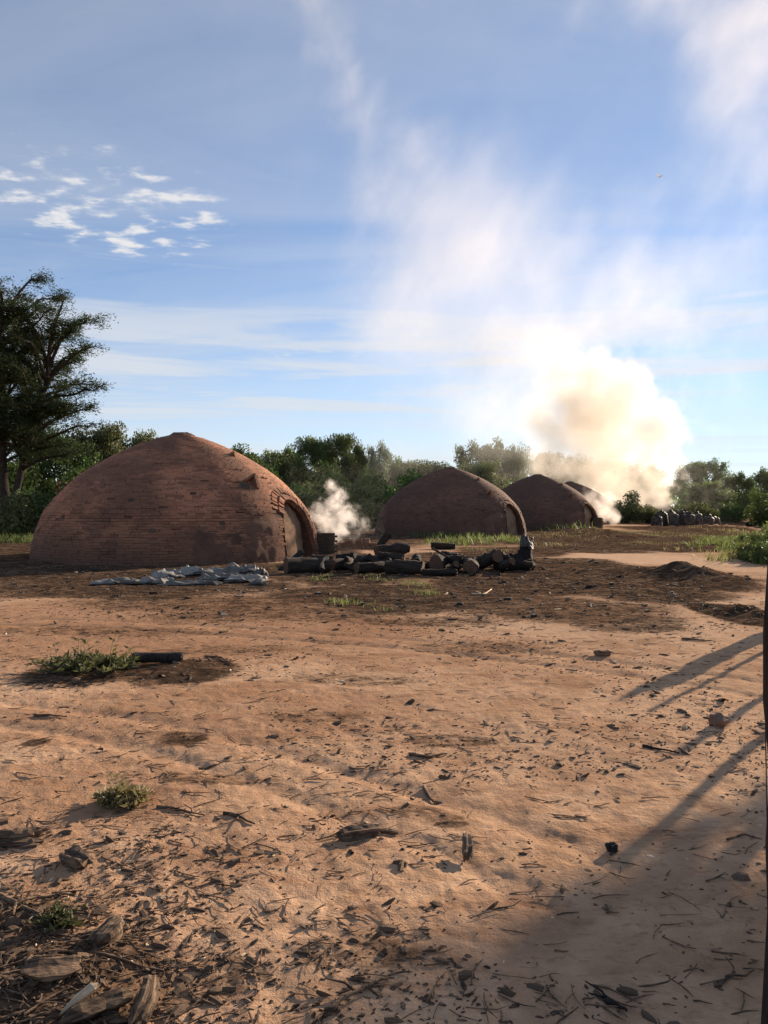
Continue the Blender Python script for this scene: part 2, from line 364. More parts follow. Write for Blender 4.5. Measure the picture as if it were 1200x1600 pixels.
# ------------------------------------------------------------------ the ground sheet
def build_ground():
    fine = np.radians(np.arange(-36.0, 36.01, 0.17)); coarse = np.radians(np.arange(39.0, 321.1, 3.0))
    ang = np.concatenate([fine, coarse]); na = len(ang)
    rs = [0.35]
    while rs[-1] < 45: rs.append(rs[-1] * (1.04 if rs[-1] < 1.7 else 1.0062))
    while rs[-1] < 900: rs.append(rs[-1] * 1.035)
    rs = np.array(rs); nr = len(rs)
    R, A = np.meshgrid(rs, ang, indexing='ij')
    X = R * np.sin(A); Y = R * np.cos(A); Z = gz(X, Y) * (1 - sstep(R, 120, 300))
    V = np.stack([X, Y, Z], -1).reshape(-1, 3)
    V = np.concatenate([V, [[0, 0, 0.0]]])
    i = np.arange(nr - 1)[:, None] * na; j = np.arange(na)[None, :]; jn = (j + 1) % na
    Fq = np.stack([i + j, i + na + j, i + na + jn, i + jn], -1).reshape(-1, 4)[:, ::-1]
    me = np_mesh('ground', V, Fq, m_ground, True)
    c = len(V) - 1
    o = link('ground', me); tag(o, kind='structure')
    for nm, L in (('char_shade', CHAR_SHADE), ('pale', PALE), ('red', RED)):
        at_ = me.attributes.new(nm, 'FLOAT', 'POINT'); at_.data.foreach_set('value', patches(V[:, 0], V[:, 1], L).astype(np.float32))
    return o
build_ground()

# ------------------------------------------------------------------ kilns
PR = np.array([(4.90, -.15), (4.87, .08), (4.80, .55), (4.70, .97), (4.46, 1.58), (4.13, 2.02), (3.52, 2.65), (2.94, 3.08), (2.15, 3.54), (1.43, 3.88), (.80, 4.12), (.40, 4.22), (.0, 4.27)])
_fin = np.linspace(0, len(PR) - 1, 400)
# smooth the profile
pr = np.stack([np.interp(_fin, np.arange(len(PR)), PR[:, 0]), np.interp(_fin, np.arange(len(PR)), PR[:, 1])], 1)
for _ in range(60): pr[1:-1] = .5 * pr[1:-1] + .25 * (pr[:-2] + pr[2:])
_seg = np.concatenate([[0], np.cumsum(np.hypot(*np.diff(pr, axis=0).T))]); SLEN = _seg[-1]
def prof(s): return np.interp(s, _seg, pr[:, 0]), np.interp(s, _seg, pr[:, 1])
def s_of_z(z): return np.interp(z, pr[:, 1], _seg)
DOOR_AZ, DOOR_W, DOOR_H = rad(-20.0), 1.08, 1.90
def frame(az, s, off=0.0):
    r, z = prof(s); r2, z2 = prof(s + .03); r1, z1 = prof(s - .03)
    dr, dz = r2 - r1, z2 - z1; l = math.hypot(dr, dz) or 1; dr /= l; dz /= l
    ca, sa = math.cos(az), math.sin(az)
    n = Vector((ca * dz, sa * dz, -dr)); u = Vector((ca * dr, sa * dr, dz)); tt = Vector((-sa, ca, 0))
    return Vector((ca * r, sa * r, z)) + n * off, tt, u, n
def in_arch(az, s, grow=0.0):
    r, z = prof(s); d = (az - DOOR_AZ + math.pi) % (2 * math.pi) - math.pi
    return (abs(d * r) / (DOOR_W + grow)) ** 2.2 + (max(z, 0) / (DOOR_H + grow)) ** 2.2 < 1
rb = random.Random(3)
TEMPL = []
for k in range(6):
    vs = [(x + rb.uniform(-.012, .012), y + rb.uniform(-.02, .02), z + rb.uniform(-.05, .05)) for x in (-.5, .5) for y in (-.5, .5) for z in (-.5, .5)]
    TEMPL.append(np.array(vs))
BF = np.array([(0, 1, 3, 2), (4, 6, 7, 5), (0, 4, 5, 1), (2, 3, 7, 6), (0, 2, 6, 4), (1, 5, 7, 3)])
def brick_matrix(p, tt, u, n, L, H, D):
    M = Matrix.Identity(4)
    for i, (ax, sz) in enumerate(((tt, L), (n, D), (u, H))):
        for r_ in range(3): M[r_][i] = ax[r_] * sz
    for r_ in range(3): M[r_][3] = p[r_]
    return M
BRICKS = []          # (matrix, template, is_arch)
s = 0.10; row = 0
while s < SLEN - 0.3:
    r, z = prof(s); pitch = 0.084 + rb.uniform(-.006, .006)
    nb = max(6, int(2 * math.pi * r / 0.252)); ph = rb.random() * 6.28
    for i in range(nb):
        az = ph + (i + rb.uniform(-.06, .06)) * 2 * math.pi / nb
        rel_ = (az - DOOR_AZ + math.pi) % (2 * math.pi) - math.pi
        if in_arch(az, s, .44 if rel_ > -.17 or z > 1.35 else .04) or rb.random() < .006: continue
        off = -0.043 + rb.uniform(-.004, .005) + (0.04 if rb.random() < .008 else 0)
        p, tt, u, n = frame(az, s + rb.uniform(-.005, .005) + .022 * float(vnoise(az * 4, row * .23, 35)), off)
        beta = math.acos(max(-1, min(1, u.z))); k_ = .36 * beta; out = Vector((math.cos(az), math.sin(az), 0))
        n = (n * math.cos(k_) - u * math.sin(k_)).normalized(); u = tt.cross(n) * -1.0
        if u.z < 0: u = -u
        a = rb.uniform(-.025, .025); tt2 = tt * math.cos(a) + u * math.sin(a); u2 = u * math.cos(a) - tt * math.sin(a)
        BRICKS.append((brick_matrix(p, tt2, u2, n, 2 * math.pi * r / nb + rb.uniform(-.003, .004), .071, .12), rb.randrange(6), False))
    s += pitch; row += 1
# voussoirs round the doorway, two rings standing proud of the dome
for ringi, (g0, ln) in enumerate(((.115, .21), (.34, .21))):
    cur = []
    for q in np.linspace(0.0, 2.35, 300):
        cu, su = math.cos(q), math.sin(q)
        uu = math.copysign(abs(cu) ** (2 / 2.2), cu) * (DOOR_W + g0); zz = abs(su) ** (2 / 2.2) * (DOOR_H + g0)
        ss = float(s_of_z(zz)); r, _ = prof(ss); cur.append((DOOR_AZ + uu / r, ss))
    pts = [frame(a, b_)[0] for a, b_ in cur]
    acc = 0; nxt = .03
    for i in range(1, len(pts) - 1):
        acc += (pts[i] - pts[i - 1]).length
        if acc < nxt: continue
        nxt += .088
        a, b_ = cur[i]
        p, tt, u, n = frame(a, b_, -.055 + rb.uniform(-.02, .025) + (.015 if ringi == 0 else .0))
        dv = (pts[i + 1] - pts[i - 1]).normalized(); dv = (dv - n * dv.dot(n)).normalized(); wv_ = n.cross(dv)
        tw = rb.uniform(-.08, .08); dv2 = dv * math.cos(tw) + wv_ * math.sin(tw); wv2 = wv_ * math.cos(tw) - dv * math.sin(tw)
        BRICKS.append((brick_matrix(p, wv2, dv2, n, ln, .07, .17), rb.randrange(6), True))
def join_bricks(name, lst, mt):
    V = np.empty((len(lst) * 8, 3)); F_ = np.empty((len(lst) * 6, 4), dtype=np.int64)
    for i, (M, k, _) in enumerate(lst):
        A = np.array(M); V[i * 8:i * 8 + 8] = TEMPL[k] @ A[:3, :3].T + A[:3, 3]; F_[i * 6:i * 6 + 6] = BF + i * 8
    return np_mesh(name, V, F_, mt)
templ_me = [np_mesh('brick', TEMPL[k], BF, m_brick) for k in range(6)]
def shell_mesh():
    na, ns = 300, 100; vs = []; fs = []
    for i in range(ns):
        s_ = SLEN * i / (ns - 1)
        for j in range(na):
            az = 2 * math.pi * j / na
            rel = (az - DOOR_AZ + math.pi) % (2 * math.pi) - math.pi
            _, z = prof(s_)
            smear = float(sstep(1.7 - z, 0, .9)) * float(sstep(-rel, .22, .34) * (1 - sstep(-rel, .75, 1.1)))
            nz = float(vnoise(az * 9, s_ * 2.2, 31)) + .5 * float(vnoise(az * 25, s_ * 6, 32))
            base_m = float(sstep(.5 - z, 0, .5))
            p, *_ = frame(az, min(max(s_, .04), SLEN - .04), -0.010 + .007 * nz + .055 * max(0.0, float(vnoise(az * 5 + 3, s_ * 1.3, 33)) + .45 * nz - .16) + .045 * smear * (.75 + nz) + .03 * base_m * (nz + .3))
            vs.append(p)
    for i in range(ns - 1):
        for j in range(na):
            az = 2 * math.pi * (j + .5) / na; s_ = SLEN * (i + .5) / (ns - 1)
            if in_arch(az, s_, .06): continue
            fs.append((i * na + j, i * na + (j + 1) % na, (i + 1) * na + (j + 1) % na, (i + 1) * na + j))
    b = MB(); b.v = [tuple(p) for p in vs]; b.f = fs
    return b.mesh('mud_shell', m_mortar, True)
def panel_mesh():
    b = MB(); n_, m_ = 26, 26
    nd = Vector((math.cos(DOOR_AZ), math.sin(DOOR_AZ), 0)); td = Vector((-math.sin(DOOR_AZ), math.cos(DOOR_AZ), 0))
    for i in range(n_ + 1):
        z = -0.1 + (DOOR_H + .25) * i / n_
        for j in range(m_ + 1):
            uu = -1.15 + 2.3 * j / m_
            r, _ = prof(float(s_of_z(max(z, 0)))); r = .5 * r + .5 * (4.80 - .16 * z)
            az = uu / r
            d = r * math.cos(az) - .36 + .16 * float(vnoise(uu * 1.7, z * 1.7, 41)) + .05 * float(vnoise(uu * 6, z * 6, 42)) + .02 * float(vnoise(uu * 15, z * 15, 43))
            b.v.append(tuple(nd * d + td * (r * math.sin(az)) + Vector((0, 0, z))))
    for i in range(n_):
        for j in range(m_):
            b.f.append((i * (m_ + 1) + j, i * (m_ + 1) + j + 1, (i + 1) * (m_ + 1) + j + 1, (i + 1) * (m_ + 1) + j))
    return b.mesh('door_panel', m_panel, True)
def reveal_mesh():
    b = MB(); K = 60
    for q in np.linspace(0, math.pi, K):
        cu, su = math.cos(q), math.sin(q)
        uu = math.copysign(abs(cu) ** (2 / 2.2), cu) * (DOOR_W + .02); zz = abs(su) ** (2 / 2.2) * (DOOR_H + .02)
        ss = float(s_of_z(zz)); r, _ = prof(ss)
        p, tt, u, n = frame(DOOR_AZ + uu / r, ss, .02)
        nd = Vector((math.cos(DOOR_AZ), math.sin(DOOR_AZ), 0)); 
        for k in range(4): b.v.append(tuple(p - nd * (.16 * k) + Vector((rb.uniform(-.012, .012), rb.uniform(-.012, .012), rb.uniform(-.012, .012)))))
    for i in range(K - 1):
        for k in range(3): b.f.append((i * 4 + k, i * 4 + k + 1, i * 4 + 5 + k, i * 4 + 4 + k))
    return b.mesh('door_reveal', m_mortar, False)
def cap_mesh():
    b = MB(); K = 22; lv = ((.52, 4.12), (.46, 4.25), (.30, 4.34), (.0, 4.36))
    for r, z in lv:
        for j in range(K):
            a = 2 * math.pi * j / K; b.v.append((r * math.cos(a) * rb.uniform(.93, 1.07) , r * math.sin(a) * rb.uniform(.93, 1.07), z + rb.uniform(-.02, .02)))
    for i in range(3):
        for j in range(K): b.f.append((i * K + j, i * K + (j + 1) % K, (i + 1) * K + (j + 1) % K, (i + 1) * K + j))
    return b.mesh('top_cap', m_mortar, False)
def hood_mesh(az, z, w_, h_, d_):
    """a slanted brick hood over a vent hole"""
    b = MB(); p, tt, u, n = frame(az, float(s_of_z(z)))
    a = p + tt * w_ * .5 + u * h_; c = p - tt * w_ * .5 - u * h_
    for q0, q1, th in ((p + u * h_ + tt * w_ * .45, p - u * h_ + tt * w_ * .55, .09), (p + u * h_ + tt * w_ * .45, p + u * h_ * .55 - tt * w_ * .5, .08)):
        ax = (q1 - q0).normalized(); sd = n.cross(ax).normalized()
        vs = []
        for e, q in ((0, q0), (1, q1)):
            for sg in (-1, 1):
                for k in (0, 1): vs.append(q + sd * th * .5 * sg + n * (-.08 + k * (d_ + .08) * (1.0 if e == 0 else .45)))
        b.add(vs, [(0, 1, 3, 2), (4, 6, 7, 5), (0, 4, 5, 1), (2, 3, 7, 6), (0, 2, 6, 4), (1, 5, 7, 3)])
    return b.mesh('vent_hood', m_brick, False)
def hole_disc_mesh(az, z, w_, h_):
    b = MB(); p, tt, u, n = frame(az, float(s_of_z(z)), .026)
    K = 10
    b.add([p + tt * w_ * math.cos(6.283 * i / K) * (1 + .2 * math.sin(i * 2.3)) + u * h_ * math.sin(6.283 * i / K) for i in range(K)] + [p + n * .004], [(i, (i + 1) % K, K) for i in range(K)])
    return b.mesh('vent_dark_disc', m_soot, False)  # flat disc coloured dark for the shade inside a vent hole
me_shell, me_panel, me_reveal, me_cap = shell_mesh(), panel_mesh(), reveal_mesh(), cap_mesh()
HOODS = [(DOOR_AZ - .35, 2.42, .34, .22, .30), (DOOR_AZ - .20, 3.42, .30, .07, .16)]
me_hoods = [hood_mesh(*a) for a in HOODS]
HOLES = [(DOOR_AZ - .42, 2.36, .17, .16), (DOOR_AZ - .30, 3.40, .16, .06), (rad(-112), 2.3, .10, .06), (rad(-95), 1.9, .09, .07), (rad(-70), 2.1, .10, .06), (rad(-125), 1.4, .1, .07), (rad(-85), 1.0, .1, .07), (rad(-60), 1.2, .1, .07)]
me_holes = [hole_disc_mesh(*a) for a in HOLES]
KG = 'domed brick charcoal kilns in a row'
KLAB = ['large red brick dome kiln nearest the camera, beside the crumpled grey sacks', 'second brown dome kiln behind the log pile and the strip of grass', 'third dome kiln, partly hidden behind the right flank of the second kiln',
        'fourth dome kiln, its crown just showing beyond the third kiln in the smoke', 'farthest dome kiln, almost lost in the thick smoke above the charcoal sacks']
KPOS = [(284, 25.9, .985, 0), (703, 48.0, 1.0, -17), (840, 62.5, 1.05, -22), (890, 82.0, 1.08, -20), (1000, 105.0, 1.0, -20)]
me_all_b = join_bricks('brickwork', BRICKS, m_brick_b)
KXY = []
for i, (px, d, sca, rot) in enumerate(KPOS):
    x = at(px, d); KXY.append((x, d))
    k = thing('charcoal_kiln', KLAB[i], 'kiln', (x, d, 0.0), rad(rot), KG); k.scale = (sca, sca, sca * (1.0 if i != 2 else 1.0))
    link('mud_shell', me_shell, k); link('door_panel', me_panel, k); link('door_reveal', me_reveal, k); link('top_cap', me_cap, k)
    for hm in me_hoods: link('vent_hood', hm, k)
    for hm in me_holes: link('vent_dark_disc', hm, k)
    if i == 0:
        eye = Vector((-x, -d, EYE)); sc_ = []
        for q, (M, kk, arch) in enumerate(BRICKS):
            p = M.translation; n = Vector((M[0][1], M[1][1], M[2][1])).normalized(); v = eye - p
            f = n.dot(v.normalized())
            sc_.append((-(f / v.length_squared) * (1.25 if arch else 1.0) if f > .08 else 0.0, q))
        sc_.sort(); top = {q for _, q in sc_[:300]}
        for q in top:
            M, kk, _ = BRICKS[q]; o = link('brick', templ_me[kk], k); o.matrix_local = M
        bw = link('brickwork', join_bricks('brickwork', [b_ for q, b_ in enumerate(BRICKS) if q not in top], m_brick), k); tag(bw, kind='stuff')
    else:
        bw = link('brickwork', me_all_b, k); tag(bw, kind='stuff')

def brick_box(name, label, cat, x, y, w_, d_, h_, rz, mt, group=None, hollow=True):
    o = thing(name, label, cat, (x, y, g1(x, y) - .02), rz, group)
    lst = []; nz = max(1, int(h_ / .085))
    for r_ in range(nz):
        z = .04 + r_ * .085
        for side in range(4):
            ln = w_ if side % 2 == 0 else d_; other = d_ if side % 2 == 0 else w_
            nb = max(2, int(ln / .25)); L = ln / nb
            for q in range(nb):
                c = -ln / 2 + (q + .5 + (.25 if r_ % 2 else -.0)) * L
                if c > ln / 2: continue
                a = side * math.pi / 2; tt = Vector((math.cos(a), math.sin(a), 0)); n = Vector((math.sin(a), -math.cos(a), 0))
                lst.append((brick_matrix(tt * c + n * (other / 2 - .06 + rb.uniform(-.012, .012)) + Vector((0, 0, z)), tt, Vector((0, 0, 1)), n, L - .015, .072, .12), rb.randrange(6), False))
    b = MB(); b.box((0, 0, h_ * .45), (w_ / 2 - .07, d_ / 2 - .07, h_ * .45)); link('clay_core', b.mesh('clay_core', m_soot), o)
    for M, kk, _ in lst:
        e = link('brick', templ_me[kk], o); e.matrix_local = M
        if mt is not m_brick: e.material_slots[0].link = 'OBJECT'; e.material_slots[0].material = mt
    return o
brick_box('flue_box', 'low square brick flue smoking beside the door of the nearest kiln', 'flue', at(505, 26.2), 26.2, .74, .74, .80, rad(12), m_soot, 'brick flues beside the kilns')
brick_box('flue_box', 'square brick flue smoking at the right foot of the third kiln', 'flue', at(931, 60.0), 60.0, .8, .8, .95, rad(8), m_soot, 'brick flues beside the kilns')
# low stack of spare bricks behind the logs
st_ = thing('brick_stack', 'low stack of loose bricks behind the log pile, right of the small smoke puff', 'bricks', (at(560, 30.0), 30.0, g1(at(560, 30), 30)), rad(-6))
for r_ in range(5):
    for q in range(8 if r_ < 3 else 4):
        for dd in range(2):
            e = link('brick', templ_me[rb.randrange(6)], st_)
            e.matrix_local = brick_matrix(Vector((-.95 + .26 * q + (1.0 if r_ >= 3 else 0) * .5 + rb.uniform(-.02, .02), dd * .14 + rb.uniform(-.02, .02), .04 + r_ * .078)), Vector((1, 0, 0)), Vector((0, 0, 1)), Vector((0, -1, 0)), .24, .07, .12)

# ------------------------------------------------------------------ trees and bushes
def cards(C, D, N, L, W):
    """pointed leaf quads: centre, long axis, normal, length, width"""
    D = D / np.linalg.norm(D, axis=1, keepdims=True); S = np.cross(D, N); S /= np.maximum(np.linalg.norm(S, axis=1, keepdims=True), 1e-6)
    L = L[:, None]; W = W[:, None]
    V = np.stack([C - D * L * .5, C + S * W * .5 - D * L * .05, C + D * L * .5, C - S * W * .5 - D * L * .05], 1).reshape(-1, 3)
    return V, np.arange(len(V)).reshape(-1, 4)
def unit(r, n):
    v = r.normal(size=(n, 3)); return v / np.linalg.norm(v, axis=1, keepdims=True)
def make_tree(seed, h, R, tr, clear, nl, per, leaf, style='broad', flat=.65):
    rn = random.Random(seed); rv = np.random.default_rng(seed)
    b = MB(); clumps = []
    nst = 5; pts = [Vector((0, 0, -.2))]; lean = Vector((rn.uniform(-.1, .1), rn.uniform(-.1, .1), 1))
    for i in range(1, nst + 1):
        pts.append(pts[-1] + (lean + Vector((rn.uniform(-.15, .15), rn.uniform(-.15, .15), 0))) * (h * .78 / nst))
    b.tube(pts, [tr * (1.25 - .95 * i / nst) for i in range(nst + 1)], 8, False, .15, rn)
    for i in range(nl):
        f = clear + (1 - clear) * (i + .5) / nl * .92
        fi = f * .78 / .78 * nst; i0 = min(int(fi), nst - 1); p0 = pts[i0].lerp(pts[i0 + 1], fi - i0)
        az = i * 2.4 + rn.uniform(-.5, .5)
        pf = math.sin(math.pi * min(1, .18 + .82 * ((f - clear) / (1 - clear)) * .85 + .1)) ** .7
        ln = R * pf * rn.uniform(.8, 1.12)
        el = rn.uniform(.15, .55) + f * .5
        lp = [p0]; dirv = Vector((math.cos(az) * math.cos(el), math.sin(az) * math.cos(el), math.sin(el)))
        for q in range(4):
            lp.append(lp[-1] + (dirv + Vector((rn.uniform(-.25, .25), rn.uniform(-.25, .25), rn.uniform(-.1, .2)))) * ln / 4)
        r0 = tr * (.55 - .35 * f); b.tube(lp, [r0 * (1 - .2 * q) for q in range(5)], 5, False, .1, rn)
        for q in range(5):
            g = rn.uniform(.35, 1.0); gi = g * 4; g0 = min(int(gi), 3); sp_ = lp[g0].lerp(lp[g0 + 1], gi - g0)
            d2 = (dirv + Vector((rn.uniform(-1, 1), rn.uniform(-1, 1), rn.uniform(-.3, .7)))).normalized()
            l2 = ln * rn.uniform(.25, .5); e2 = sp_ + d2 * l2
            b.tube([sp_, sp_.lerp(e2, .5) + Vector((0, 0, .05 * l2)), e2], [r0 * .35, r0 * .25, r0 * .12], 4, False)
            clumps.append((e2, l2 * .8 + .25)); 
            if rn.random() < .5: clumps.append((sp_.lerp(e2, .5), l2 * .6 + .2))
        clumps.append((lp[-1], ln * .25 + .3))
    clumps.append((pts[-1] + Vector((0, 0, h * .1)), R * .33)); clumps.append((pts[-1], R * .4))
    cc = np.array([tuple(c) for c, _ in clumps]); cr = np.array([r for _, r in clumps])
    ntot = per; w_ = cr ** 1.6; idx = rv.choice(len(cc), ntot, p=w_ / w_.sum())
    off = unit(rv, ntot) * (rv.random(ntot) ** .42)[:, None] * cr[idx][:, None] * np.array([1, 1, flat])
    C = cc[idx] + off; C[:, 2] = np.maximum(C[:, 2], .15)
    N = unit(rv, ntot) * .8 + np.array([0, 0, .6]) + off * .5; D = unit(rv, ntot)
    L = leaf * rv.uniform(.6, 1.4, ntot); V, F_ = cards(C, D, N, L, L * rv.uniform(.45, .75, ntot))
    return b, V, F_
def tree_meshes(leafm, *a, **k):
    b, V, F_ = make_tree(*a, **k); return b.mesh('trunk', m_bark, True), np_mesh('crown', V, F_, leafm)
PROTO = {}
PROTO['broad'] = tree_meshes(m_leaf, 1, 9.0, 3.6, .22, .22, 13, 15000, .26)
PROTO['tall'] = tree_meshes(m_leaf, 2, 10.0, 3.0, .20, .25, 14, 14000, .26)
PROTO['round'] = tree_meshes(m_leaf_b, 3, 7.5, 3.8, .20, .12, 14, 15000, .24)
PROTO['airy'] = tree_meshes(m_leaf_g, 4, 9.0, 3.0, .16, .30, 11, 6500, .24)
PROTO['dense'] = tree_meshes(m_leaf, 5, 8.0, 4.0, .22, .06, 16, 19000, .26)
PSIZE = {'broad': (9.0, 3.9), 'tall': (10.0, 3.4), 'round': (7.5, 4.1), 'airy': (9.0, 3.3), 'dense': (8.0, 4.3)}
def _fit():
    for k, (tm, cm_) in PROTO.items():
        co = np.empty(len(cm_.vertices) * 3, dtype=np.float32); cm_.vertices.foreach_get('co', co); co = co.reshape(-1, 3)
        PSIZE[k] = (float(np.percentile(co[:, 2], 99.7)), float(np.percentile(np.hypot(co[:, 0], co[:, 1]), 96)))
_fit()
def tree(kind, px, d, top, hw, label, rz=None, group='trees around the kiln yard', name='tree', leafm=None):
    h = up_at(top, d); R = hw / FPX * d; ph, pR = PSIZE[kind]
    x = at(px, d)
    o = thing(name, label, 'tree', (x, d, g1(x, d) - .05), random.uniform(0, 6.28) if rz is None else rz, group)
    o.scale = (R / pR, R / pR, h / ph)
    tm, cm_ = PROTO[kind]
    link('trunk', tm, o); c = link('crown', cm_, o)
    if leafm: c.material_slots[0].link = 'OBJECT'; c.material_slots[0].material = leafm
    return o
TT = [
 ('dense', 70, 60, 668, 70, 'dark bushy tree at the far left, behind the tall feathery tree', None),
 ('round', 165, 64, 664, 55, 'olive green tree above the left shoulder of the nearest kiln', m_leaf_b),
 ('round', 222, 70, 676, 45, 'light green tree whose top slopes down to the crown of the nearest kiln', m_leaf_b),
 ('dense', -40, 66, 660, 70, 'dark tree just past the left edge behind the feathery tree', None),
 ('dense', 335, 90, 703, 58, 'dark tree hidden behind the crown of the nearest kiln', None),
 ('tall', 390, 86, 697, 46, 'narrow dark tree rising beside the right shoulder of the nearest kiln', None),
 ('round', 430, 92, 704, 50, 'rounded tree in the dip right of the nearest kiln', None),
 ('tall', 462, 94, 698, 26, 'slim dark tree, left neighbour of the two tallest trees between the first kilns', None),
 ('broad', 492, 88, 683, 34, 'tall dark green tree, left one of the tallest pair between the first two kilns', None),
 ('broad', 538, 90, 680, 40, 'tall wide tree, right one of the tallest pair between the first two kilns', None),
 ('dense', 413, 100, 712, 50, 'dark tree low between the narrow tree and the rounded tree by the nearest kiln', None),
 ('dense', 516, 98, 704, 46, 'dark tree filling the notch between the tallest pair', None),
 ('tall', 566, 96, 703, 34, 'dark tree between the tall wide tree and the pale grey-green tree', None),
 ('dense', 615, 102, 716, 44, 'dark tree between the pale grey-green tree and the low olive tree', None),
 ('round', 668, 106, 722, 40, 'olive tree peeping over the left slope of the second kiln', m_leaf_b),
 ('airy', 591, 92, 691, 27, 'thin pale grey-green tree standing left of the second kiln', m_leaf_g),
 ('round', 640, 100, 719, 42, 'low rounded olive tree touching the left slope of the second kiln', m_leaf_b),
 ('dense', 690, 108, 726, 40, 'dark tree just behind the crown of the second kiln', None),
 ('airy', 733, 108, 690, 34, 'open-crowned tree directly right of the top of the second kiln', m_leaf),
 ('tall', 775, 106, 687, 30, 'tall tree above the gap between second and third kilns, left in the pair', None),
 ('dense', 806, 104, 697, 27, 'dark compact tree above the left slope of the third kiln', None),
 ('round', 755, 98, 722, 42, 'low bushy tree in front of the pair beyond the second kiln', m_leaf_b),
 ('broad', 850, 118, 708, 34, 'smoke-veiled tree straight above the third kiln', None),
 ('dense', 895, 120, 714, 38, 'faint tree in the smoke above the fourth kiln', None),
 ('broad', 950, 124, 722, 40, 'faint tree inside the thick white smoke, left of its main column', None),
 ('dense', 1010, 126, 728, 40, 'faint tree inside the thick white smoke, behind the main column', None),
 ('broad', 1082, 112, 722, 32, 'broad green tree touching the right edge of the white smoke', None),
 ('airy', 1117, 110, 716, 27, 'open-topped tree, tallest of those right of the smoke', m_leaf),
 ('dense', 1152, 106, 738, 34, 'rounded dense tree right of the open-topped tree', None),
 ('dense', 1198, 98, 731, 28, 'dark tree cut by the right edge of the view', None),
 ('round', 1110, 100, 752, 36, 'low tree in front of the open-topped tree, above the charcoal sacks', None),
 ('round', 1250, 95, 735, 45, 'green tree just past the right edge beyond the grass', None),
]
for kind, px, d, top, hw, lab, lm in TT: tree(kind, px, d, top, hw, lab, leafm=lm)

def make_bush(seed, h, R, n, leaf, mtx, up=.3):
    rn = random.Random(seed); rv = np.random.default_rng(seed); b = MB(); cl_ = []
    for i in range(9):
        a = rn.uniform(0, 6.28); r_ = R * math.sqrt(rn.random()) * .85; hh = h * rn.uniform(.45, 1.0) * (1 - .45 * r_ / R)
        e = Vector((r_ * math.cos(a), r_ * math.sin(a), hh)); m0 = Vector((e.x * .35, e.y * .35, hh * .55))
        b.tube([(e.x * .05, e.y * .05, -.05), m0, e], [.035 * h / 2, .025 * h / 2, .008], 4, False)
        cl_.append((e, R * rn.uniform(.25, .42))); cl_.append((m0 + Vector((e.x, e.y, 0)) * .35, R * rn.uniform(.25, .4)))
    cc = np.array([tuple(c) for c, _ in cl_]); cr = np.array([r for _, r in cl_]); idx = rv.choice(len(cc), n, p=cr / cr.sum())
    off = unit(rv, n) * (rv.random(n) ** .4)[:, None] * cr[idx][:, None]; C = cc[idx] + off; C[:, 2] = np.abs(C[:, 2]) + .02
    L = leaf * rv.uniform(.6, 1.5, n); V, F_ = cards(C, unit(rv, n) + np.array([0, 0, up]), unit(rv, n) + np.array([0, 0, .4]), L, L * rv.uniform(.35, .6, n))
    return b.mesh('stem', m_bark, True), np_mesh('foliage', V, F_, mtx)
BP = [make_bush(21, 3.2, 2.4, 9000, .20, m_leaf), make_bush(22, 2.6, 2.2, 8000, .20, m_leaf_b), make_bush(23, 3.0, 1.8, 5000, .18, m_leaf_d), make_bush(24, 1.2, 1.1, 4500, .11, m_grass)]
def bush(i, x, y, sx, sz, label, group='bushes at the foot of the trees', name='bush', leafm=None):
    o = thing(name, label, 'bush', (x, y, g1(x, y) - .03), random.uniform(0, 6.28), group); o.scale = (sx, sx, sz)
    link('stem', BP[i][0], o); f = link('foliage', BP[i][1], o)
    if leafm: f.material_slots[0].link = 'OBJECT'; f.material_slots[0].material = leafm
    return o
for px, d, i, s_, lab in [
    (145, 46, 2, 1.35, 'dry reddish-brown bush against the left flank of the nearest kiln'), (95, 44, 0, 1.15, 'dark green bush between the feathery tree and the reddish bush'),
    (40, 43, 1, .95, 'light green bush at the foot of the feathery tree'), (185, 52, 1, 1.5, 'olive bush behind the reddish-brown bush'), (60, 52, 0, 1.5, 'tall dark bush behind the foot of the feathery tree'), (-15, 50, 0, 1.4, 'dark bush at the left edge behind the feathery trunk'),
    (118, 56, 2, 1.6, 'reddish dry bush farther back, half hidden by dark leaves'),
    (400, 62, 0, 1.3, 'dark bush at the right flank of the nearest kiln'), (440, 64, 0, 1.5, 'dark bush behind the brick flue'), (478, 66, 1, 1.5, 'olive bush above the small smoke puff'),
    (515, 62, 0, 1.35, 'dark bush straight behind the small smoke puff'), (548, 64, 1, 1.5, 'spreading bush right of the small smoke puff'), (590, 66, 0, 1.5, 'dark bush at the left foot of the second kiln'),
    (570, 58, 1, .8, 'small bright green bush low between the first two kilns'), (625, 72, 0, 1.6, 'dark bush half behind the left slope of the second kiln'), (660, 80, 0, 1.5, 'dark bush wholly behind the second kiln'),
    (1095, 84, 1, .9, 'low bush behind the charcoal sacks'), (1192, 66, 0, .95, 'rounded dark bush at the right edge beside the dark bundle'), (1065, 90, 1, .8, 'small bush beside the smoke source'),
    (980, 86, 0, 1.1, 'dark low bush in the smoke behind the fourth kiln'), (1150, 92, 0, 1.0, 'dark bush below the rounded dense tree'), (1010, 84, 1, .8, 'low bush left of the charcoal sacks'),
    (1125, 96, 0, 1.2, 'dark bush behind the right end of the sack row'), (500, 74, 0, 1.8, 'large dark bush below the tallest pair of trees'), (800, 84, 1, 1.2, 'bush in the gap between second and third kilns')]:
    bush(i, at(px, d), d, s_, s_, lab)

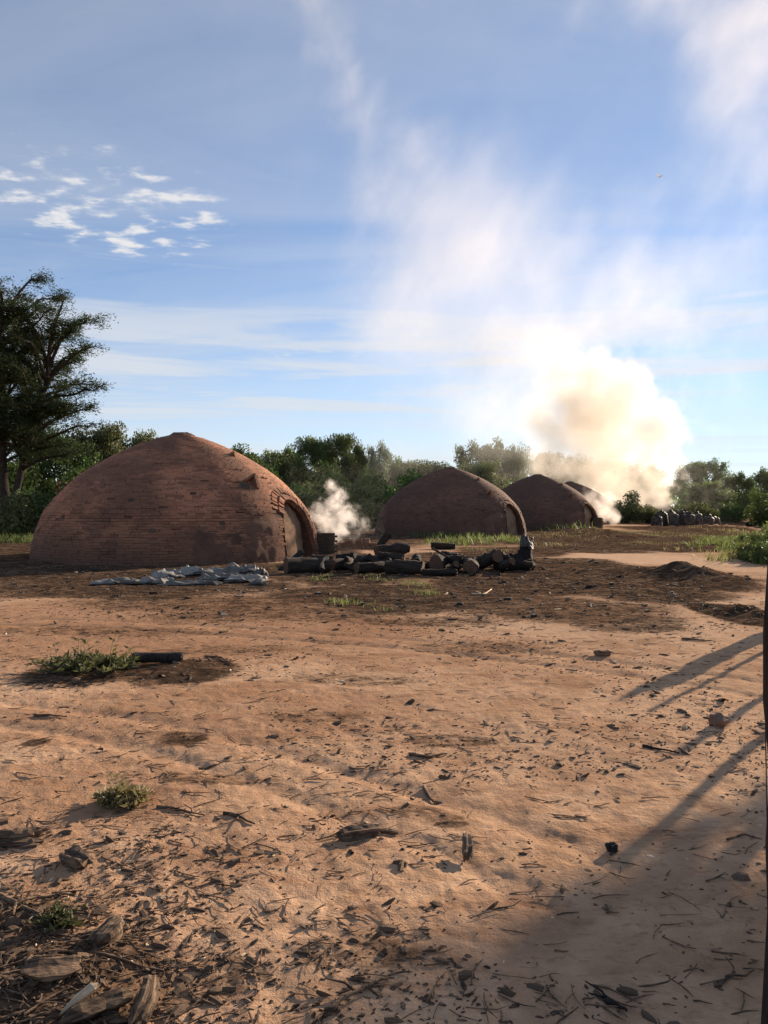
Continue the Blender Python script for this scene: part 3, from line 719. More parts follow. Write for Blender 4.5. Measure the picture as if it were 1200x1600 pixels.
# the tall feathery tree on the left
def feather_tree(x, y):
    rn = random.Random(77); rv = np.random.default_rng(77); b = MB(); tips = []
    H = 16.6
    trunks = []
    for k, (dx, dy, top_) in enumerate(((.0, 0, 13.3), (-.9, .4, 12.0), (1.3, -.2, 11.4))):
        p = Vector((dx * .25, dy * .25, -.3)); pts = [p]
        for i in range(8):
            f = (i + 1) / 8; pts.append(Vector((dx * (f * 2.2) + rn.uniform(-.15, .15), dy * f * 2 + rn.uniform(-.15, .15), top_ * f)))
        b.tube(pts, [(.36 if k == 0 else .25) * (1.15 - .9 * i / 8) for i in range(9)], 8, False, .12, rn); trunks.append(pts)
    nl = 150
    for i in range(nl):
        pts = trunks[i % 3]; f = .34 + .66 * (i / nl); fi = f * 8; i0 = min(int(fi), 7); p0 = pts[i0].lerp(pts[i0 + 1], fi - i0)
        az = i * 2.39996 + rn.uniform(-.4, .4)
        zz = p0.z; reach = (4.5 if zz < 10 else 4.5 - (zz - 10) * .42) * rn.choice((.55, .75, .9, .97, 1.0))
        rise = rn.uniform(.4, 4.6) + (zz > 8) * 1.0
        n_ = 7; lp = []
        for q in range(n_ + 1):
            g = q / n_; lp.append(p0 + Vector((math.cos(az + .25 * math.sin(3 * g)) * reach * g, math.sin(az + .25 * math.sin(3 * g)) * reach * g, rise * (1.6 * g - .9 * g * g) + rn.uniform(-.12, .12))))
        b.tube(lp, [.11 * (1 - .85 * q / n_) + .012 for q in range(n_ + 1)], 5, False)
        for q in range(16):
            g = rn.uniform(.25, 1.0); gi = g * n_; g0 = min(int(gi), n_ - 1); sp_ = lp[g0].lerp(lp[g0 + 1], gi - g0)
            d2 = Vector((math.cos(az + rn.uniform(-1.3, 1.3)), math.sin(az + rn.uniform(-1.3, 1.3)), rn.uniform(-.25, .85))).normalized()
            l2 = rn.uniform(.5, 1.35); mid = sp_ + d2 * l2 * .55 + Vector((0, 0, .08)); e2 = sp_ + d2 * l2 + Vector((0, 0, -.12 * l2))
            b.tube([sp_, mid, e2], [.028, .018, .007], 3, False); tips.append((sp_, mid, e2, d2))
    n = len(tips); per = 52
    A = np.array([tuple(t_[0]) for t_ in tips]); Mi = np.array([tuple(t_[1]) for t_ in tips]); E_ = np.array([tuple(t_[2]) for t_ in tips]); Dd = np.array([tuple(t_[3]) for t_ in tips])
    idx = np.repeat(np.arange(n), per); g = rv.random(len(idx)) ** .75
    C = np.where((g < .5)[:, None], A[idx] + (Mi[idx] - A[idx]) * (g * 2)[:, None], Mi[idx] + (E_[idx] - Mi[idx]) * (g * 2 - 1)[:, None])
    C = C + rv.normal(size=C.shape) * np.array([.20, .20, .16])
    side = np.cross(Dd[idx], [0, 0, 1.0]) * rv.choice([-1, 1], len(idx))[:, None]
    D = Dd[idx] * .8 + side * .9 + rv.normal(size=C.shape) * .35 + np.array([0, 0, -.12])
    N = rv.normal(size=C.shape) * .5 + np.array([0, 0, 1.0]); L = rv.uniform(.13, .30, len(idx))
    V, F_ = cards(C, D, N, L, L * .26)
    o = thing('tree', 'tall feathery dark tree with forked trunk at the left edge', 'tree', (x, y, g1(x, y)), rad(20), 'trees around the kiln yard')
    o.scale = (.98, .98, 1.0)
    link('trunk', b.mesh('trunk', m_bark, True), o); link('crown', np_mesh('crown', V, F_, m_leaf_f), o)
feather_tree(at(6, 47.0), 47.0)
# the tree outside the view on the right that shades the near corner
o = thing('tree', 'leafy tree standing beyond the right edge, shading the near right corner', 'tree', (17.1, 17.3, g1(17.1, 17.3)), 1.0, 'trees around the kiln yard')
_tm, _cm = tree_meshes(m_leaf, 9, 12.5, 3.5, .22, .45, 14, 15500, .28); link('trunk', _tm, o); link('crown', _cm, o)
# closed woods far behind everything
def far_woods():
    rv = np.random.default_rng(5); Vs = []; n = 60000
    az = rv.uniform(-1.25, 1.25, n); d = rv.uniform(150, 215, n); x = d * np.sin(az); y = d * np.cos(az)
    h = 6.0 + 3.0 * vnoise(az * 45, d * .0, 51) + 2.5 * vnoise(az * 130, d * .05, 52)
    z = h * rv.random(n) ** .75
    C = np.stack([x, y, z], 1); L = rv.uniform(.6, 1.3, n)
    V, F_ = cards(C, unit(rv, n), unit(rv, n), L, L * .6)
    tag(link('woods', np_mesh('woods', V, F_, m_leaf)), 'far green woods closing the view behind the kiln yard', kind='stuff')
far_woods()

# ------------------------------------------------------------------ grass patches
def grass_patch(label, spots, h, dens, mt, seed, lean=.35, name='grass'):
    """spots: (x, y, rx, ry) in metres"""
    rv = np.random.default_rng(seed); Cs = []
    for (x, y, rx, ry) in spots:
        n = int(dens * math.pi * rx * ry); r = np.sqrt(rv.random(n)); a = rv.random(n) * 6.283
        px, py = x + rx * r * np.cos(a), y + ry * r * np.sin(a)
        keep = vnoise(px * 1.4, py * 1.4, seed) + .35 - .45 * r > rv.random(n) * .45 - .1
        Cs.append(np.stack([px[keep], py[keep], (1 - .5 * r[keep])], 1))
    C = np.concatenate(Cs); n = len(C); z = gz(C[:, 0], C[:, 1])
    L = h * rv.uniform(.45, 1.25, n) * C[:, 2]; D = np.stack([rv.normal(size=n) * lean, rv.normal(size=n) * lean, np.ones(n)], 1)
    D /= np.linalg.norm(D, axis=1, keepdims=True)
    base = np.stack([C[:, 0], C[:, 1], z - .01], 1); a = rv.random(n) * 6.283; S = np.stack([np.cos(a), np.sin(a), np.zeros(n)], 1); wd = (L * .045 + .004)[:, None]
    mid = base + D * L[:, None] * .55; tip = mid + (D + np.stack([rv.normal(size=n) * .35, rv.normal(size=n) * .35, -.25 * np.ones(n)], 1)) * L[:, None] * .45
    V = np.stack([base - S * wd, base + S * wd, mid + S * wd * .8, mid - S * wd * .8, tip + S * wd * .1, tip - S * wd * .1], 1).reshape(-1, 3)
    k = np.arange(n)[:, None] * 6; F_ = np.concatenate([k + np.array([0, 1, 2, 3]), k + np.array([3, 2, 4, 5])])
    return tag(link(name, np_mesh(name, V, F_, mt)), label, kind='stuff')
def gs(cx, cy_, hw, hh):
    e = ell(cx, cy_, hw, hh, 1); return e[:4]
grass_patch('bright grass strip at the foot of the second kiln', [gs(690, 840, 30, 5), gs(745, 843, 30, 5), gs(790, 845, 30, 5), gs(720, 850, 70, 5), gs(660, 838, 25, 4)], .50, 30, m_grass, 61)
grass_patch('short green grass in front of the log pile', [gs(500, 904, 28, 5), gs(590, 905, 40, 6), gs(650, 915, 30, 8), gs(670, 930, 40, 8), gs(530, 942, 60, 9), gs(600, 955, 50, 7), gs(480, 948, 30, 6)], .13, 190, m_grass, 62)
grass_patch('green grass at the left edge under the feathery tree', [gs(15, 838, 60, 8), gs(-30, 836, 60, 8), gs(60, 830, 60, 5), gs(15, 847, 50, 5)], .55, 80, m_grass, 63)
grass_patch('green grass around the third kiln and the sacks', [gs(870, 829, 40, 3), gs(1090, 803, 60, 2.5), gs(1120, 808, 50, 3), gs(1170, 806, 60, 3), gs(905, 833, 25, 2)], .8, 8, m_grass, 64)
grass_patch('tall weedy grass at the right edge beside the dirt track', [gs(1175, 862, 50, 12), gs(1150, 878, 35, 6), gs(1200, 850, 60, 10), gs(1190, 880, 30, 6), gs(1130, 880, 25, 4), gs(1240, 860, 60, 14)], .42, 110, m_grass, 65)
grass_patch('dry straw grass mixed into the weeds at the right edge', [gs(1150, 870, 60, 14), gs(1180, 835, 60, 6), gs(1110, 876, 30, 5)], .3, 20, m_dryg, 66)
grass_patch('low olive grass scattered over the dark ground between the logs and the bags', [gs(880, 838, 70, 7), gs(980, 834, 90, 6), gs(1080, 838, 80, 8), gs(860, 852, 50, 5), gs(620, 860, 60, 6), gs(760, 862, 50, 6), gs(1020, 850, 60, 4)], .16, 40, m_dryg, 67)
for px, py, s_, lab in [(1158, 873, .45, 'low green weed bush beside the dirt track at the right'), (1185, 878, .55, 'dark green weed bush at the right edge by the post top'), (1192, 858, .6, 'weed bush behind the one at the post top'), (1168, 852, .45, 'small weed bush nearest the dark bundle'), (1235, 872, 1.0, 'weed bush just past the right edge')]:
    x, y = px2g(px, py); bush(3, x, y, s_, s_, lab, 'low weed bushes at the right edge', leafm=m_grass if px != 1185 else m_leaf)

def weed(label, px, py, R, h, n, mt, seed, spread=1.0):
    x, y = px2g(px, py); rv = np.random.default_rng(seed); rn = random.Random(seed)
    o = thing('weed_clump', label, 'weed', (x, y, g1(x, y)), 0, 'low weeds growing on bare soil')
    b = MB(); Cs = []; Ds = []
    for i in range(n):
        a = rn.uniform(0, 6.283); rr_ = R * rn.random() ** .6; L = rn.uniform(.5, 1.0)
        p0 = Vector((rr_ * .55 * math.cos(a), rr_ * .4 * math.sin(a), -.01)); e = Vector((rr_ * math.cos(a) * spread + rn.uniform(-.05, .05), rr_ * .75 * math.sin(a) + rn.uniform(-.05, .05), h * L * (1.1 - .75 * rr_ / R)))
        m0 = p0.lerp(e, .5) + Vector((0, 0, h * .12)); b.tube([p0, m0, e], [.005, .004, .002], 3, False)
        for q in range(11):
            g = rn.uniform(.15, 1); c = p0.lerp(m0, g * 2) if g < .5 else m0.lerp(e, g * 2 - 1); Cs.append(tuple(c)); Ds.append((rn.gauss(0, 1), rn.gauss(0, 1), rn.uniform(.0, 1.0)))
    for i in range(max(4, n // 12)):
        a = rn.uniform(0, 6.283); q = R * rn.uniform(.1, .7); p0 = Vector((q * math.cos(a), q * .7 * math.sin(a), 0)); e = p0 + Vector((rn.uniform(-.12, .12), rn.uniform(-.12, .12), h * rn.uniform(1.1, 2.0)))
        b.tube([p0, p0.lerp(e, .5) + Vector((rn.uniform(-.02, .02), 0, 0)), e], [.004, .003, .0015], 3, False)
        for g in (.4, .6, .75, .9, 1.0): Cs.append(tuple(p0.lerp(e, g))); Ds.append((rn.gauss(0, 1), rn.gauss(0, 1), rn.uniform(0, 1)))
    Cs = np.array(Cs); Ds = np.array(Ds); k = len(Cs); L = rv.uniform(.03, .085, k) * (R / .4) ** .3
    Dn = Ds / np.linalg.norm(Ds, axis=1, keepdims=True); V, F_ = cards(Cs + Dn * L[:, None] * .5, Ds, unit(rv, k) + np.array([0, 0, .7]), L, L * .32)
    link('stem', b.mesh('stem', mt), o); link('foliage', np_mesh('foliage', V, F_, mt), o)
    return o
weed('wide leafy green weed clump left of the short dark log', 130, 1052, .56, .16, 110, m_weed, 71)
weed('small dry grey-green weed tuft on the left, casting a round shadow', 190, 1255, .155, .10, 95, m_dryg, 72)
weed('tiny green weed tuft among the bark scraps near the lower left', 88, 1452, .07, .05, 30, m_weed, 73)

# ------------------------------------------------------------------ logs
def log(label, x, y, z, L, r, rz, tilt=0.0, seed=0, bark=None, cutm=None, taper=.9, knobs=.42, group='logs piled beside the kilns', sides=14):
    rn = random.Random(seed); rv = np.random.default_rng(seed)
    o = link('log', None) if False else None
    n = 9; K = sides; b = MB(); ph = rn.random() * 6
    bend = rn.uniform(-.10, .10) * L
    rings = []
    for i in range(n + 1):
        f = i / n; xx = -L / 2 + L * f; cy_ = bend * math.sin(math.pi * f)
        ring = []
        for j in range(K):
            a = 2 * math.pi * j / K
            rr_ = r * (1 - (1 - taper) * f) * (1 + knobs * float(vnoise(j * .9 + seed * 7.1 if j else seed * 7.1, i * .9, seed)) + .08 * math.sin(2 * a + ph) + .05 * math.sin(3 * a + i * .5))
            ring.append((xx + (rn.uniform(-.015, .015) if i in (0, n) else 0), cy_ + rr_ * math.cos(a), rr_ * math.sin(a)))
        rings.append(ring)
    for ring in rings: b.v += ring
    for i in range(n):
        for j in range(K): b.f.append((i * K + j, i * K + (j + 1) % K, (i + 1) * K + (j + 1) % K, (i + 1) * K + j))
    ob = link('log', b.mesh('log', bark or m_logbark, True)); tag(ob, label, 'log', group)
    ob.location = (x, y, z); ob.rotation_euler = (0, tilt, rz)
    for e in (0, n):
        e_ = MB(); rg = rings[e]; c = np.mean(np.array(rg), axis=0)
        e_.v = [tuple(c + (np.array(p) - c) * .985) for p in rg] + [tuple(c + np.array([(.012 if e else -.012), 0, 0]))]
        e_.f = [(j, (j + 1) % K, K) if e else ((j + 1) % K, j, K) for j in range(K)]
        link('cut_face', e_.mesh('cut_face', cutm or m_cut, False), ob)
    return ob
def plog(label, px, py_base, Lpx, rpx, rz, tilt=0, seed=0, lift=0.0, **k):
    x, d = px2g(px, py_base); r = rpx * .90 / FPX * d
    return log(label, x, d, g1(x, d) + r * .9 + lift, (Lpx if Lpx < 50 else 50 + (Lpx - 50) * .55) / FPX * d, r, rz, tilt, seed, **k)
plog('thick dark log with angular blunt end, leftmost in the pile', 480, 897, 84, 15, rad(24), rad(3), 1, knobs=.35)
plog('shorter log whose round brown end faces the camera, left of centre in the pile', 532, 892, 60, 11, rad(-118), 0, 2)
plog('long heavy log lying behind, left half of the pile', 585, 890, 62, 12, rad(-38), 0, 3)
plog('dark log lying sideways in front of the long heavy log', 580, 897, 56, 10, rad(32), 0, 4)
plog('log with small orange lit end, topmost near the pile middle', 612, 892, 45, 8, rad(-35), rad(4), 5, lift=.22)
plog('thick log lying crosswise at the middle front of the pile', 632, 900, 70, 12, rad(-20), 0, 6)
plog('raised dark log at the back of the pile, below the second kiln', 613, 877, 56, 12, rad(24), rad(-6), 7, lift=.16)
plog('broken dark stub standing on the raised back log', 600, 872, 24, 7, rad(30), rad(-50), 8, lift=.42)
plog('single dark log lying apart on the grass behind the pile', 693, 858, 38, 6, rad(-12), rad(3), 9)
plog('log with large reddish round end facing left, under the thin pole', 686, 893, 40, 15, rad(-108), 0, 10)
plog('flat reddish dark log along the front edge of the pile', 688, 901, 54, 6.5, rad(2), 0, 11)
plog('log with pale round end at the front of the pile, right of the reddish end', 734, 896, 40, 13, rad(-96), 0, 12)
plog('small dark log end between the reddish and the pale ends', 712, 886, 36, 9, rad(-70), 0, 13, lift=.12)
plog('slanting dark log propped up right of the pale end', 764, 890, 42, 13, rad(-55), rad(-18), 14, lift=.1)
plog('thin dark log behind the slanting one', 745, 884, 46, 7, rad(10), 0, 15)
plog('charred lumpy log at the right end of the pile', 800, 890, 62, 12, rad(-5), rad(2), 16, bark=m_charred, cutm=m_charred, knobs=.5)
plog('short charred stub under the torn sack', 826, 890, 26, 9, rad(60), 0, 17, bark=m_charred, cutm=m_charred, knobs=.4)
plog('dark log lying flat left of the leftmost cut ends, near the brick flue', 505, 884, 40, 9, rad(-30), 0, 18)
plog('thin dark branch log behind the leftmost thick log', 560, 880, 60, 6, rad(20), 0, 19)
x, d = px2g(694, 893); log('thin straight pole leaning over the reddish log end', x, d - .1, .42, .72, .028, rad(-8), rad(30), 20, group='logs piled beside the kilns', sides=8)
x, d = px2g(820, 889); ob = log('upright blackened stump carrying the torn grey sack', x, d, g1(x, d) + .30, .62, .20, 0, rad(-84), 21, bark=m_charred, cutm=m_charred, knobs=.5)

for i in range(26):
    rl = random.Random(4400 + i); px = rl.choice([455, 500, 540, 570, 600, 640, 665, 700, 722, 755, 785, 812]) + rl.uniform(-12, 12); py = rl.uniform(880, 897); x, d = px2g(px, py); r = rl.uniform(.05, .12)
    log(('thin ' if r < .085 else 'thick ') + 'blackened branch piece jammed ' + ('in the left part of the log pile' if px < 560 else 'in the middle of the log pile' if px < 680 else 'by the pale cut ends of the log pile' if px < 770 else 'by the upright stump of the log pile'), x, d, g1(x, d) + rl.uniform(.06, .30), rl.uniform(.35, .9), r, rad(rl.uniform(-90, 90)), rad(rl.uniform(-35, 35)), 4400 + i, bark=m_charred if i % 2 else m_logbark, cutm=m_charred if i % 3 else m_cut, knobs=.6, group='blackened branch pieces among the logs', sides=9)

# ------------------------------------------------------------------ crumpled sacks
def sack(label, x, y, z, w_, l_, h_, rz, seed, group='empty woven sacks dropped by the kiln', flip=0.0):
    rv = np.random.default_rng(seed); nu, nv = 56, 38
    U, Vv = np.meshgrid(np.linspace(-1, 1, nu), np.linspace(-1, 1, nv), indexing='ij')
    rid = lambda a, b_, s_: 1 - 2 * np.abs(vnoise(a, b_, s_))
    H = (rid(U * 1.1 + .4 * Vv, Vv * 1.9, seed) ** 2) * .62 + (rid(U * 2.2 + Vv, Vv * 2.6 - U, seed + 1) ** 2) * .22 + .06 * rid(U * 6, Vv * 6, seed + 2)
    edge = np.clip(1.25 - np.maximum(np.abs(U), np.abs(Vv)) ** 4 * .9, 0, 1)
    X = U * w_ / 2 * (1 + .18 * vnoise(Vv * 2, U * .5, seed + 4)) + .12 * w_ * vnoise(U * 3, Vv * 3, seed + 5)
    Y = Vv * l_ / 2 * (1 + .35 * vnoise(U * 1.8, Vv * .4, seed + 6)) + .2 * l_ * vnoise(U * 2.5, Vv * 2.5, seed + 7) + flip * l_ * U * U
    Z = .72 * h_ * H * edge + h_ * .40 * np.maximum(0, vnoise(U * 1.4, Vv * 1.4, seed + 8)) 
    V = np.stack([X, Y, Z], -1).reshape(-1, 3); Vb = V.copy(); Vb[:, 2] = np.maximum(Vb[:, 2] * .55 - .012, -.02)
    i = np.arange(nu - 1)[:, None] * nv; j = np.arange(nv - 1)[None, :]; F_ = np.stack([i + j, i + nv + j, i + nv + j + 1, i + j + 1], -1).reshape(-1, 4)
    N = nu * nv
    me = np_mesh('sack', np.concatenate([V, Vb]), np.concatenate([F_, F_[:, ::-1] + N]), m_sack, True)
    o = link('sack', me); tag(o, label, 'sack', group); o.location = (x, y, z); o.rotation_euler = (0, 0, rz); return o
for px, py, w_, l_, h_, rz, lab in [
    (185, 913, .95, .55, .17, 8, 'flat dark grey sack, leftmost of the crumpled sacks'), (245, 912, .75, .6, .20, -14, 'crumpled brown-grey sack right of the leftmost one'),
    (262, 903, .7, .5, .26, 20, 'torn pale sack heaped at the middle of the sacks'), (300, 914, 1.2, .55, .13, 4, 'wide grey sack spread flat along the front'),
    (315, 900, 1.1, .55, .30, -6, 'rolled dark sack with pale rim at the back, middle'), (345, 908, .9, .6, .24, 12, 'creased blue-grey sack right of the middle'),
    (378, 898, .85, .55, .38, -10, 'highest humped grey sack near the kiln door'), (385, 910, .8, .5, .26, 5, 'grey sack with rounded mouth at the front right'),
    (403, 904, .34, .4, .34, 30, 'small pale twisted sack at the right end'), (405, 915, .35, .25, .10, -20, 'scrap of white sack at the front right corner')]:
    x, y = px2g(px, py); sack(lab, x, y, g1(x, y) + .015, w_, l_, h_, rad(rz), int(px * 3 + py))
x, y = px2g(822, 889); so = sack('torn grey sack with white lit folds draped over the upright stump', x, y, g1(x, y) + .56, .46, .34, .62, rad(75), 977, group=None)
x, y = px2g(905, 829); sack('pale sheet of sacking lying at the foot of the third kiln', x, y, g1(x, y), 1.5, .9, .35, rad(10), 978, group=None)

# filled charcoal bags at the far right
def bag(label, x, y, w_, h_, rz, seed, group='filled charcoal bags standing in a row', lean=0.0):
    rn = random.Random(seed); o = thing('charcoal_bag', label, 'bag', (x, y, g1(x, y)), rz, group); o.rotation_euler = (lean, 0, rz)
    b = MB(); K = 14; lv = ((.88, 0), (1.0, .10), (1.04, .35), (1.0, .62), (.97, .84), (.86, .95), (.60, 1.0))
    for i, (rf, zf) in enumerate(lv):
        for j in range(K):
            a = 2 * math.pi * j / K; q = w_ * .5 * rf * (1 + .14 * (rn.random() - .5))
            ca, sa = math.cos(a), math.sin(a); sq = 1 / max(abs(ca), abs(sa)) ** .45
            b.v.append((q * ca * sq, q * .8 * sa * sq, h_ * zf + rn.uniform(-.02, .02)))
    for i in range(len(lv) - 1):
        for j in range(K): b.f.append((i * K + j, i * K + (j + 1) % K, (i + 1) * K + (j + 1) % K, (i + 1) * K + j))
    b.f.append(tuple((len(lv) - 1) * K + j for j in range(K)))
    link('bag_body', b.mesh('bag_body', m_bag, True), o)
    t_ = MB(); t_.tube([(0, 0, h_ * .98), (rn.uniform(-.05, .05), 0, h_ * 1.02), (rn.uniform(-.12, .12), rn.uniform(-.1, .1), h_ * 1.06)], [w_ * .26, w_ * .18, w_ * .2], 8, True, .3, rn)
    link('tied_mouth', t_.mesh('tied_mouth', m_bag), o)
for i, (px, w_, h_, lab) in enumerate([(1026, .85, 1.05, 'charcoal bag at the left end of the row'), (1039, .8, 1.1, 'charcoal bag second in the row, under the smoke source'), (1053, .8, 1.12, 'grey charcoal bag third in the row'), (1064, .55, 1.2, 'narrow charcoal bag with a pale edge, middle of the row'),
        (1076, .95, 1.1, 'wide charcoal bag right of the narrow one'), (1091, .9, 1.08, 'charcoal bag with a pale strap fold, second from the right'), (1106, .9, 1.02, 'charcoal bag near the right end of the row'), (1120, .75, .95, 'last charcoal bag at the right end, beside the grass')]):
    dd = 64 + (0, 1.1, .2, 1.6, .5, 1.3, .1, .9)[i]; bag(lab, at(px, dd), dd, w_ * (1.05, .85, 1.1, .9, 1.15, .95, 1.2, .9)[i], h_ * (.9, 1.08, .98, 1.05, .88, 1.02, .85, .92)[i], i * .7, 300 + i, lean=(.08, -.1, .05, .12, -.06, .1, -.14, .16)[i])
for px, d, lab in [(1033, 68.5, 'charcoal bag in the second line behind the left end of the row'), (1048, 68.8, 'charcoal bag in the second line below the smoke'), (1070, 68.3, 'charcoal bag in the second line behind the wide bag')]:
    bag(lab, at(px, d), d, .85, 1.35, .4, int(px), 'filled charcoal bags standing in a row')
o = plog('dark rounded bundle lying by the track at the far right', 1176, 822, 20, 4.2, rad(8), 0, 401, bark=m_charred, cutm=m_charred, group=None); o.name = 'bundle'; o['category'] = 'bundle'

# ------------------------------------------------------------------ posts and poles
def pole(name, label, x, y, h, r, seed, mt, lean=(0, 0), fork=False, group='rough wooden poles beyond the right edge', wob=.25):
    rn = random.Random(seed); b = MB(); n = 9
    pts = [(lean[0] * i / n + rn.uniform(-.3, .3) * r, lean[1] * i / n + rn.uniform(-.3, .3) * r, -.25 + (h + .25) * i / n) for i in range(n + 1)]
    b.tube(pts, [r * (1.12 - .25 * i / n) for i in range(n + 1)], 10, True, wob, rn)
    if fork:
        p = Vector(pts[-2]); b.tube([p + Vector((-r * .45, r * .4, -.1)), p + Vector((-r * .5, r * .45, .22)), p + Vector((-r * .35, r * .3, .36))], [r * .5, r * .45, r * .3], 7, True, .3, rn)
    o = link(name, b.mesh(name, mt, True)); tag(o, label, 'pole', group); o.location = (x, y, g1(x, y)); return o
pole('wooden_post', 'dark upright wooden post at the right edge of the view', 1.083, 2.0, 1.47, .056, 501, m_post, (.012, 0), group='rough wooden poles beyond the right edge', wob=.12)
sx, sy = math.sin(SUN_AZ), math.cos(SUN_AZ); TANE = math.tan(SUN_EL)
def shadow_pole(label, tip_px, h, r, seed, **k):
    tx, ty = px2g(*tip_px); L = h / TANE; pole('wooden_pole', label, tx + sx * L, ty + sy * L, h, r, seed, m_pole, **k)
shadow_pole('bent wooden pole beyond the right edge, second nearest, with a thin shadow', (955, 1333), 1.65, .043, 502, lean=(.05, -.03))
shadow_pole('wooden pole beyond the right edge whose shadow meets the charred stick', (1060, 1178), 1.6, .042, 503)
shadow_pole('slim wooden pole beyond the right edge beside the thick forked trunk', (1018, 1110), 1.75, .032, 504)
shadow_pole('thick forked trunk standing beyond the right edge with a broad shadow', (1022, 1074), 1.58, .135, 505, fork=True, wob=.35)
shadow_pole('thickest nearest pole beyond the right edge, in the tree shade', (800, 1720), 2.2, .07, 506)
b = MB(); b.tube([(1.02, 1.98, 1.30), (1.018, 1.97, 1.0), (1.024, 1.97, .7), (1.05, 1.99, .45)], [.0016] * 4, 5)
o = link('wire', b.mesh('wire', m_wire)); tag(o, 'thin rusty wire hanging down the left side of the dark post', 'wire')

# ------------------------------------------------------------------ loose wood on the soil
def chunk(rn, L, W, H, n=7, sides=6, blunt=False):
    """irregular splinter of wood: several bent ridged sections"""
    b = MB(); K = sides; bend = rn.uniform(-.12, .12) * L; pr_ = [1 + rn.uniform(-.34, .30) for _ in range(K)]
    for i in range(n + 1):
        f = i / n; e = (1 - abs(2 * f - 1) ** 3 * rn.uniform(.35, .75)) if not blunt else 1 - .35 * abs(2 * f - 1) ** 5 + rn.uniform(-.06, .06)
        for j in range(K):
            a = 2 * math.pi * j / K; q = pr_[j] * e * (1 + rn.uniform(-.1, .1))
            if blunt: q /= max(abs(math.cos(a)), abs(math.sin(a))) ** .8
            b.v.append((-L / 2 + L * f + (rn.uniform(-.08, .08) * L if i in (0, n) else 0), W * .5 * q * math.cos(a) + bend * math.sin(math.pi * f), H * .5 * q * math.sin(a)))
    for i in range(n):
        for j in range(K): b.f.append((i * K + j, i * K + (j + 1) % K, (i + 1) * K + (j + 1) % K, (i + 1) * K + j))
    b.f.append(tuple(reversed(range(K)))); b.f.append(tuple(n * K + j for j in range(K)))
    return b
def piece(name, label, cat, px, py, L, W, H, rz, mt, seed, tilt=0.0, roll=0.0, lift=.45, group=None):
    x, y = px2g(px, py); rn = random.Random(seed)
    o = link(name, chunk(rn, L, W, H, 8, 13, True).mesh(name, mt, False)); tag(o, label, cat, group)
    o.location = (x, y, g1(x, y) + H * lift); o.rotation_euler = (roll, tilt, rad(rz)); return o
def branch(label, pxs, r, seed, mt=None, name='stick', side=True, lift=0.0):
    rn = random.Random(seed); g = [px2g(*p) for p in pxs]; x0, y0 = g[0]
    pts = []
    for i in range(len(g) - 1):
        for q in range(4):
            f = q / 4; x = g[i][0] * (1 - f) + g[i + 1][0] * f; y = g[i][1] * (1 - f) + g[i + 1][1] * f
            pts.append((x + rn.uniform(-1, 1) * r * .8, y + rn.uniform(-1, 1) * r * .8))
    pts.append(g[-1]); n = len(pts); b = MB()
    P3 = [Vector((x - x0, y - y0, g1(x, y) + r * .8 + lift * math.sin(math.pi * i / (n - 1)))) for i, (x, y) in enumerate(pts)]
    b.tube(P3, [r * (1.0 - .6 * i / (n - 1)) * rn.uniform(.85, 1.15) for i in range(n)], 6, True, .3, rn)
    if side and n > 5:
        for q in range(2):
            i = rn.randrange(1, n - 2); p = P3[i]; a = rn.uniform(0, 6.28); b.tube([p, p + Vector((math.cos(a), math.sin(a), .12)) * r * 5, p + Vector((math.cos(a + .4), math.sin(a + .4), .18)) * r * 10], [r * .5, r * .4, r * .2], 4, True)
    o = link(name, b.mesh(name, mt or m_chip, True)); tag(o, label, 'stick'); o.location = (x0, y0, 0); return o
log('short rough black log lying right of the wide green weed clump', *px2g(246, 1040), g1(*px2g(246, 1040)) + .055, .50, .055, rad(4), 0, 601, bark=m_charred, cutm=m_charred, group=None)
piece('wood_chunk', 'upright split wood piece with pale grain at the middle front', 'wood', 729, 1335, .16, .042, .04, 84, m_split, 602, tilt=rad(-14), lift=.9)
piece('wood_chunk', 'thick split block with pale ridged grain at the bottom left', 'wood', 222, 1590, .15, .055, .065, 86, m_split, 603, tilt=rad(-22), lift=.75)
piece('wood_chunk', 'square split block lit along its right side, lower left', 'wood', 165, 1480, .13, .07, .07, 70, m_split, 604, tilt=rad(-8))
piece('bark_slab', 'dark curved bark slab near the bottom left corner', 'bark', 80, 1545, .17, .08, .05, 20, m_chip, 605, tilt=rad(8), roll=.4)
piece('wood_chunk', 'pale yellowish splinter leaning at the bottom left edge', 'wood', 125, 1588, .12, .022, .025, 50, m_palechip, 606, tilt=rad(-20), lift=1.4)
piece('bark_slab', 'flat dark bark slab left of the bottom split block', 'bark', 150, 1590, .20, .07, .05, 35, m_split, 607)
piece('bark_slab', 'layered bark scrap at the left edge under the dry weed tuft', 'bark', 28, 1312, .20, .07, .05, 14, m_chip, 608)
piece('bark_slab', 'second bark strip lying just below the layered scrap at the left edge', 'bark', 30, 1322, .20, .05, .03, 5, m_split, 609)
piece('wood_chunk', 'dark broken wood lump left, above the lower left bark scraps', 'wood', 118, 1352, .15, .07, .06, -30, m_chip, 610, roll=.5)
piece('bark_slab', 'thick dark bark piece lying left of the middle front', 'bark', 560, 1308, .20, .055, .045, 18, m_chip, 611)
piece('bark_slab', 'thin dark strip trailing right from the thick bark piece', 'bark', 606, 1299, .10, .025, .02, -10, m_chip, 612)
piece('stone', 'small dark flat stone alone on pale soil at the right', 'stone', 943, 1023, .17, .11, .06, 8, m_stone, 613)
piece('clod', 'dark angular clod by the third pole shadow at the right', 'clod', 1122, 1135, .12, .11, .09, 30, m_stone, 614)
branch('charred flat stick at the tip of the middle pole shadow', [(1005, 1168), (1030, 1174), (1062, 1180)], .012, 615, m_charred, side=False)
piece('coal_lump', 'black lump at the tip of the nearest pole shadow', 'charcoal', 957, 1330, .05, .045, .04, 30, m_charred, 616)
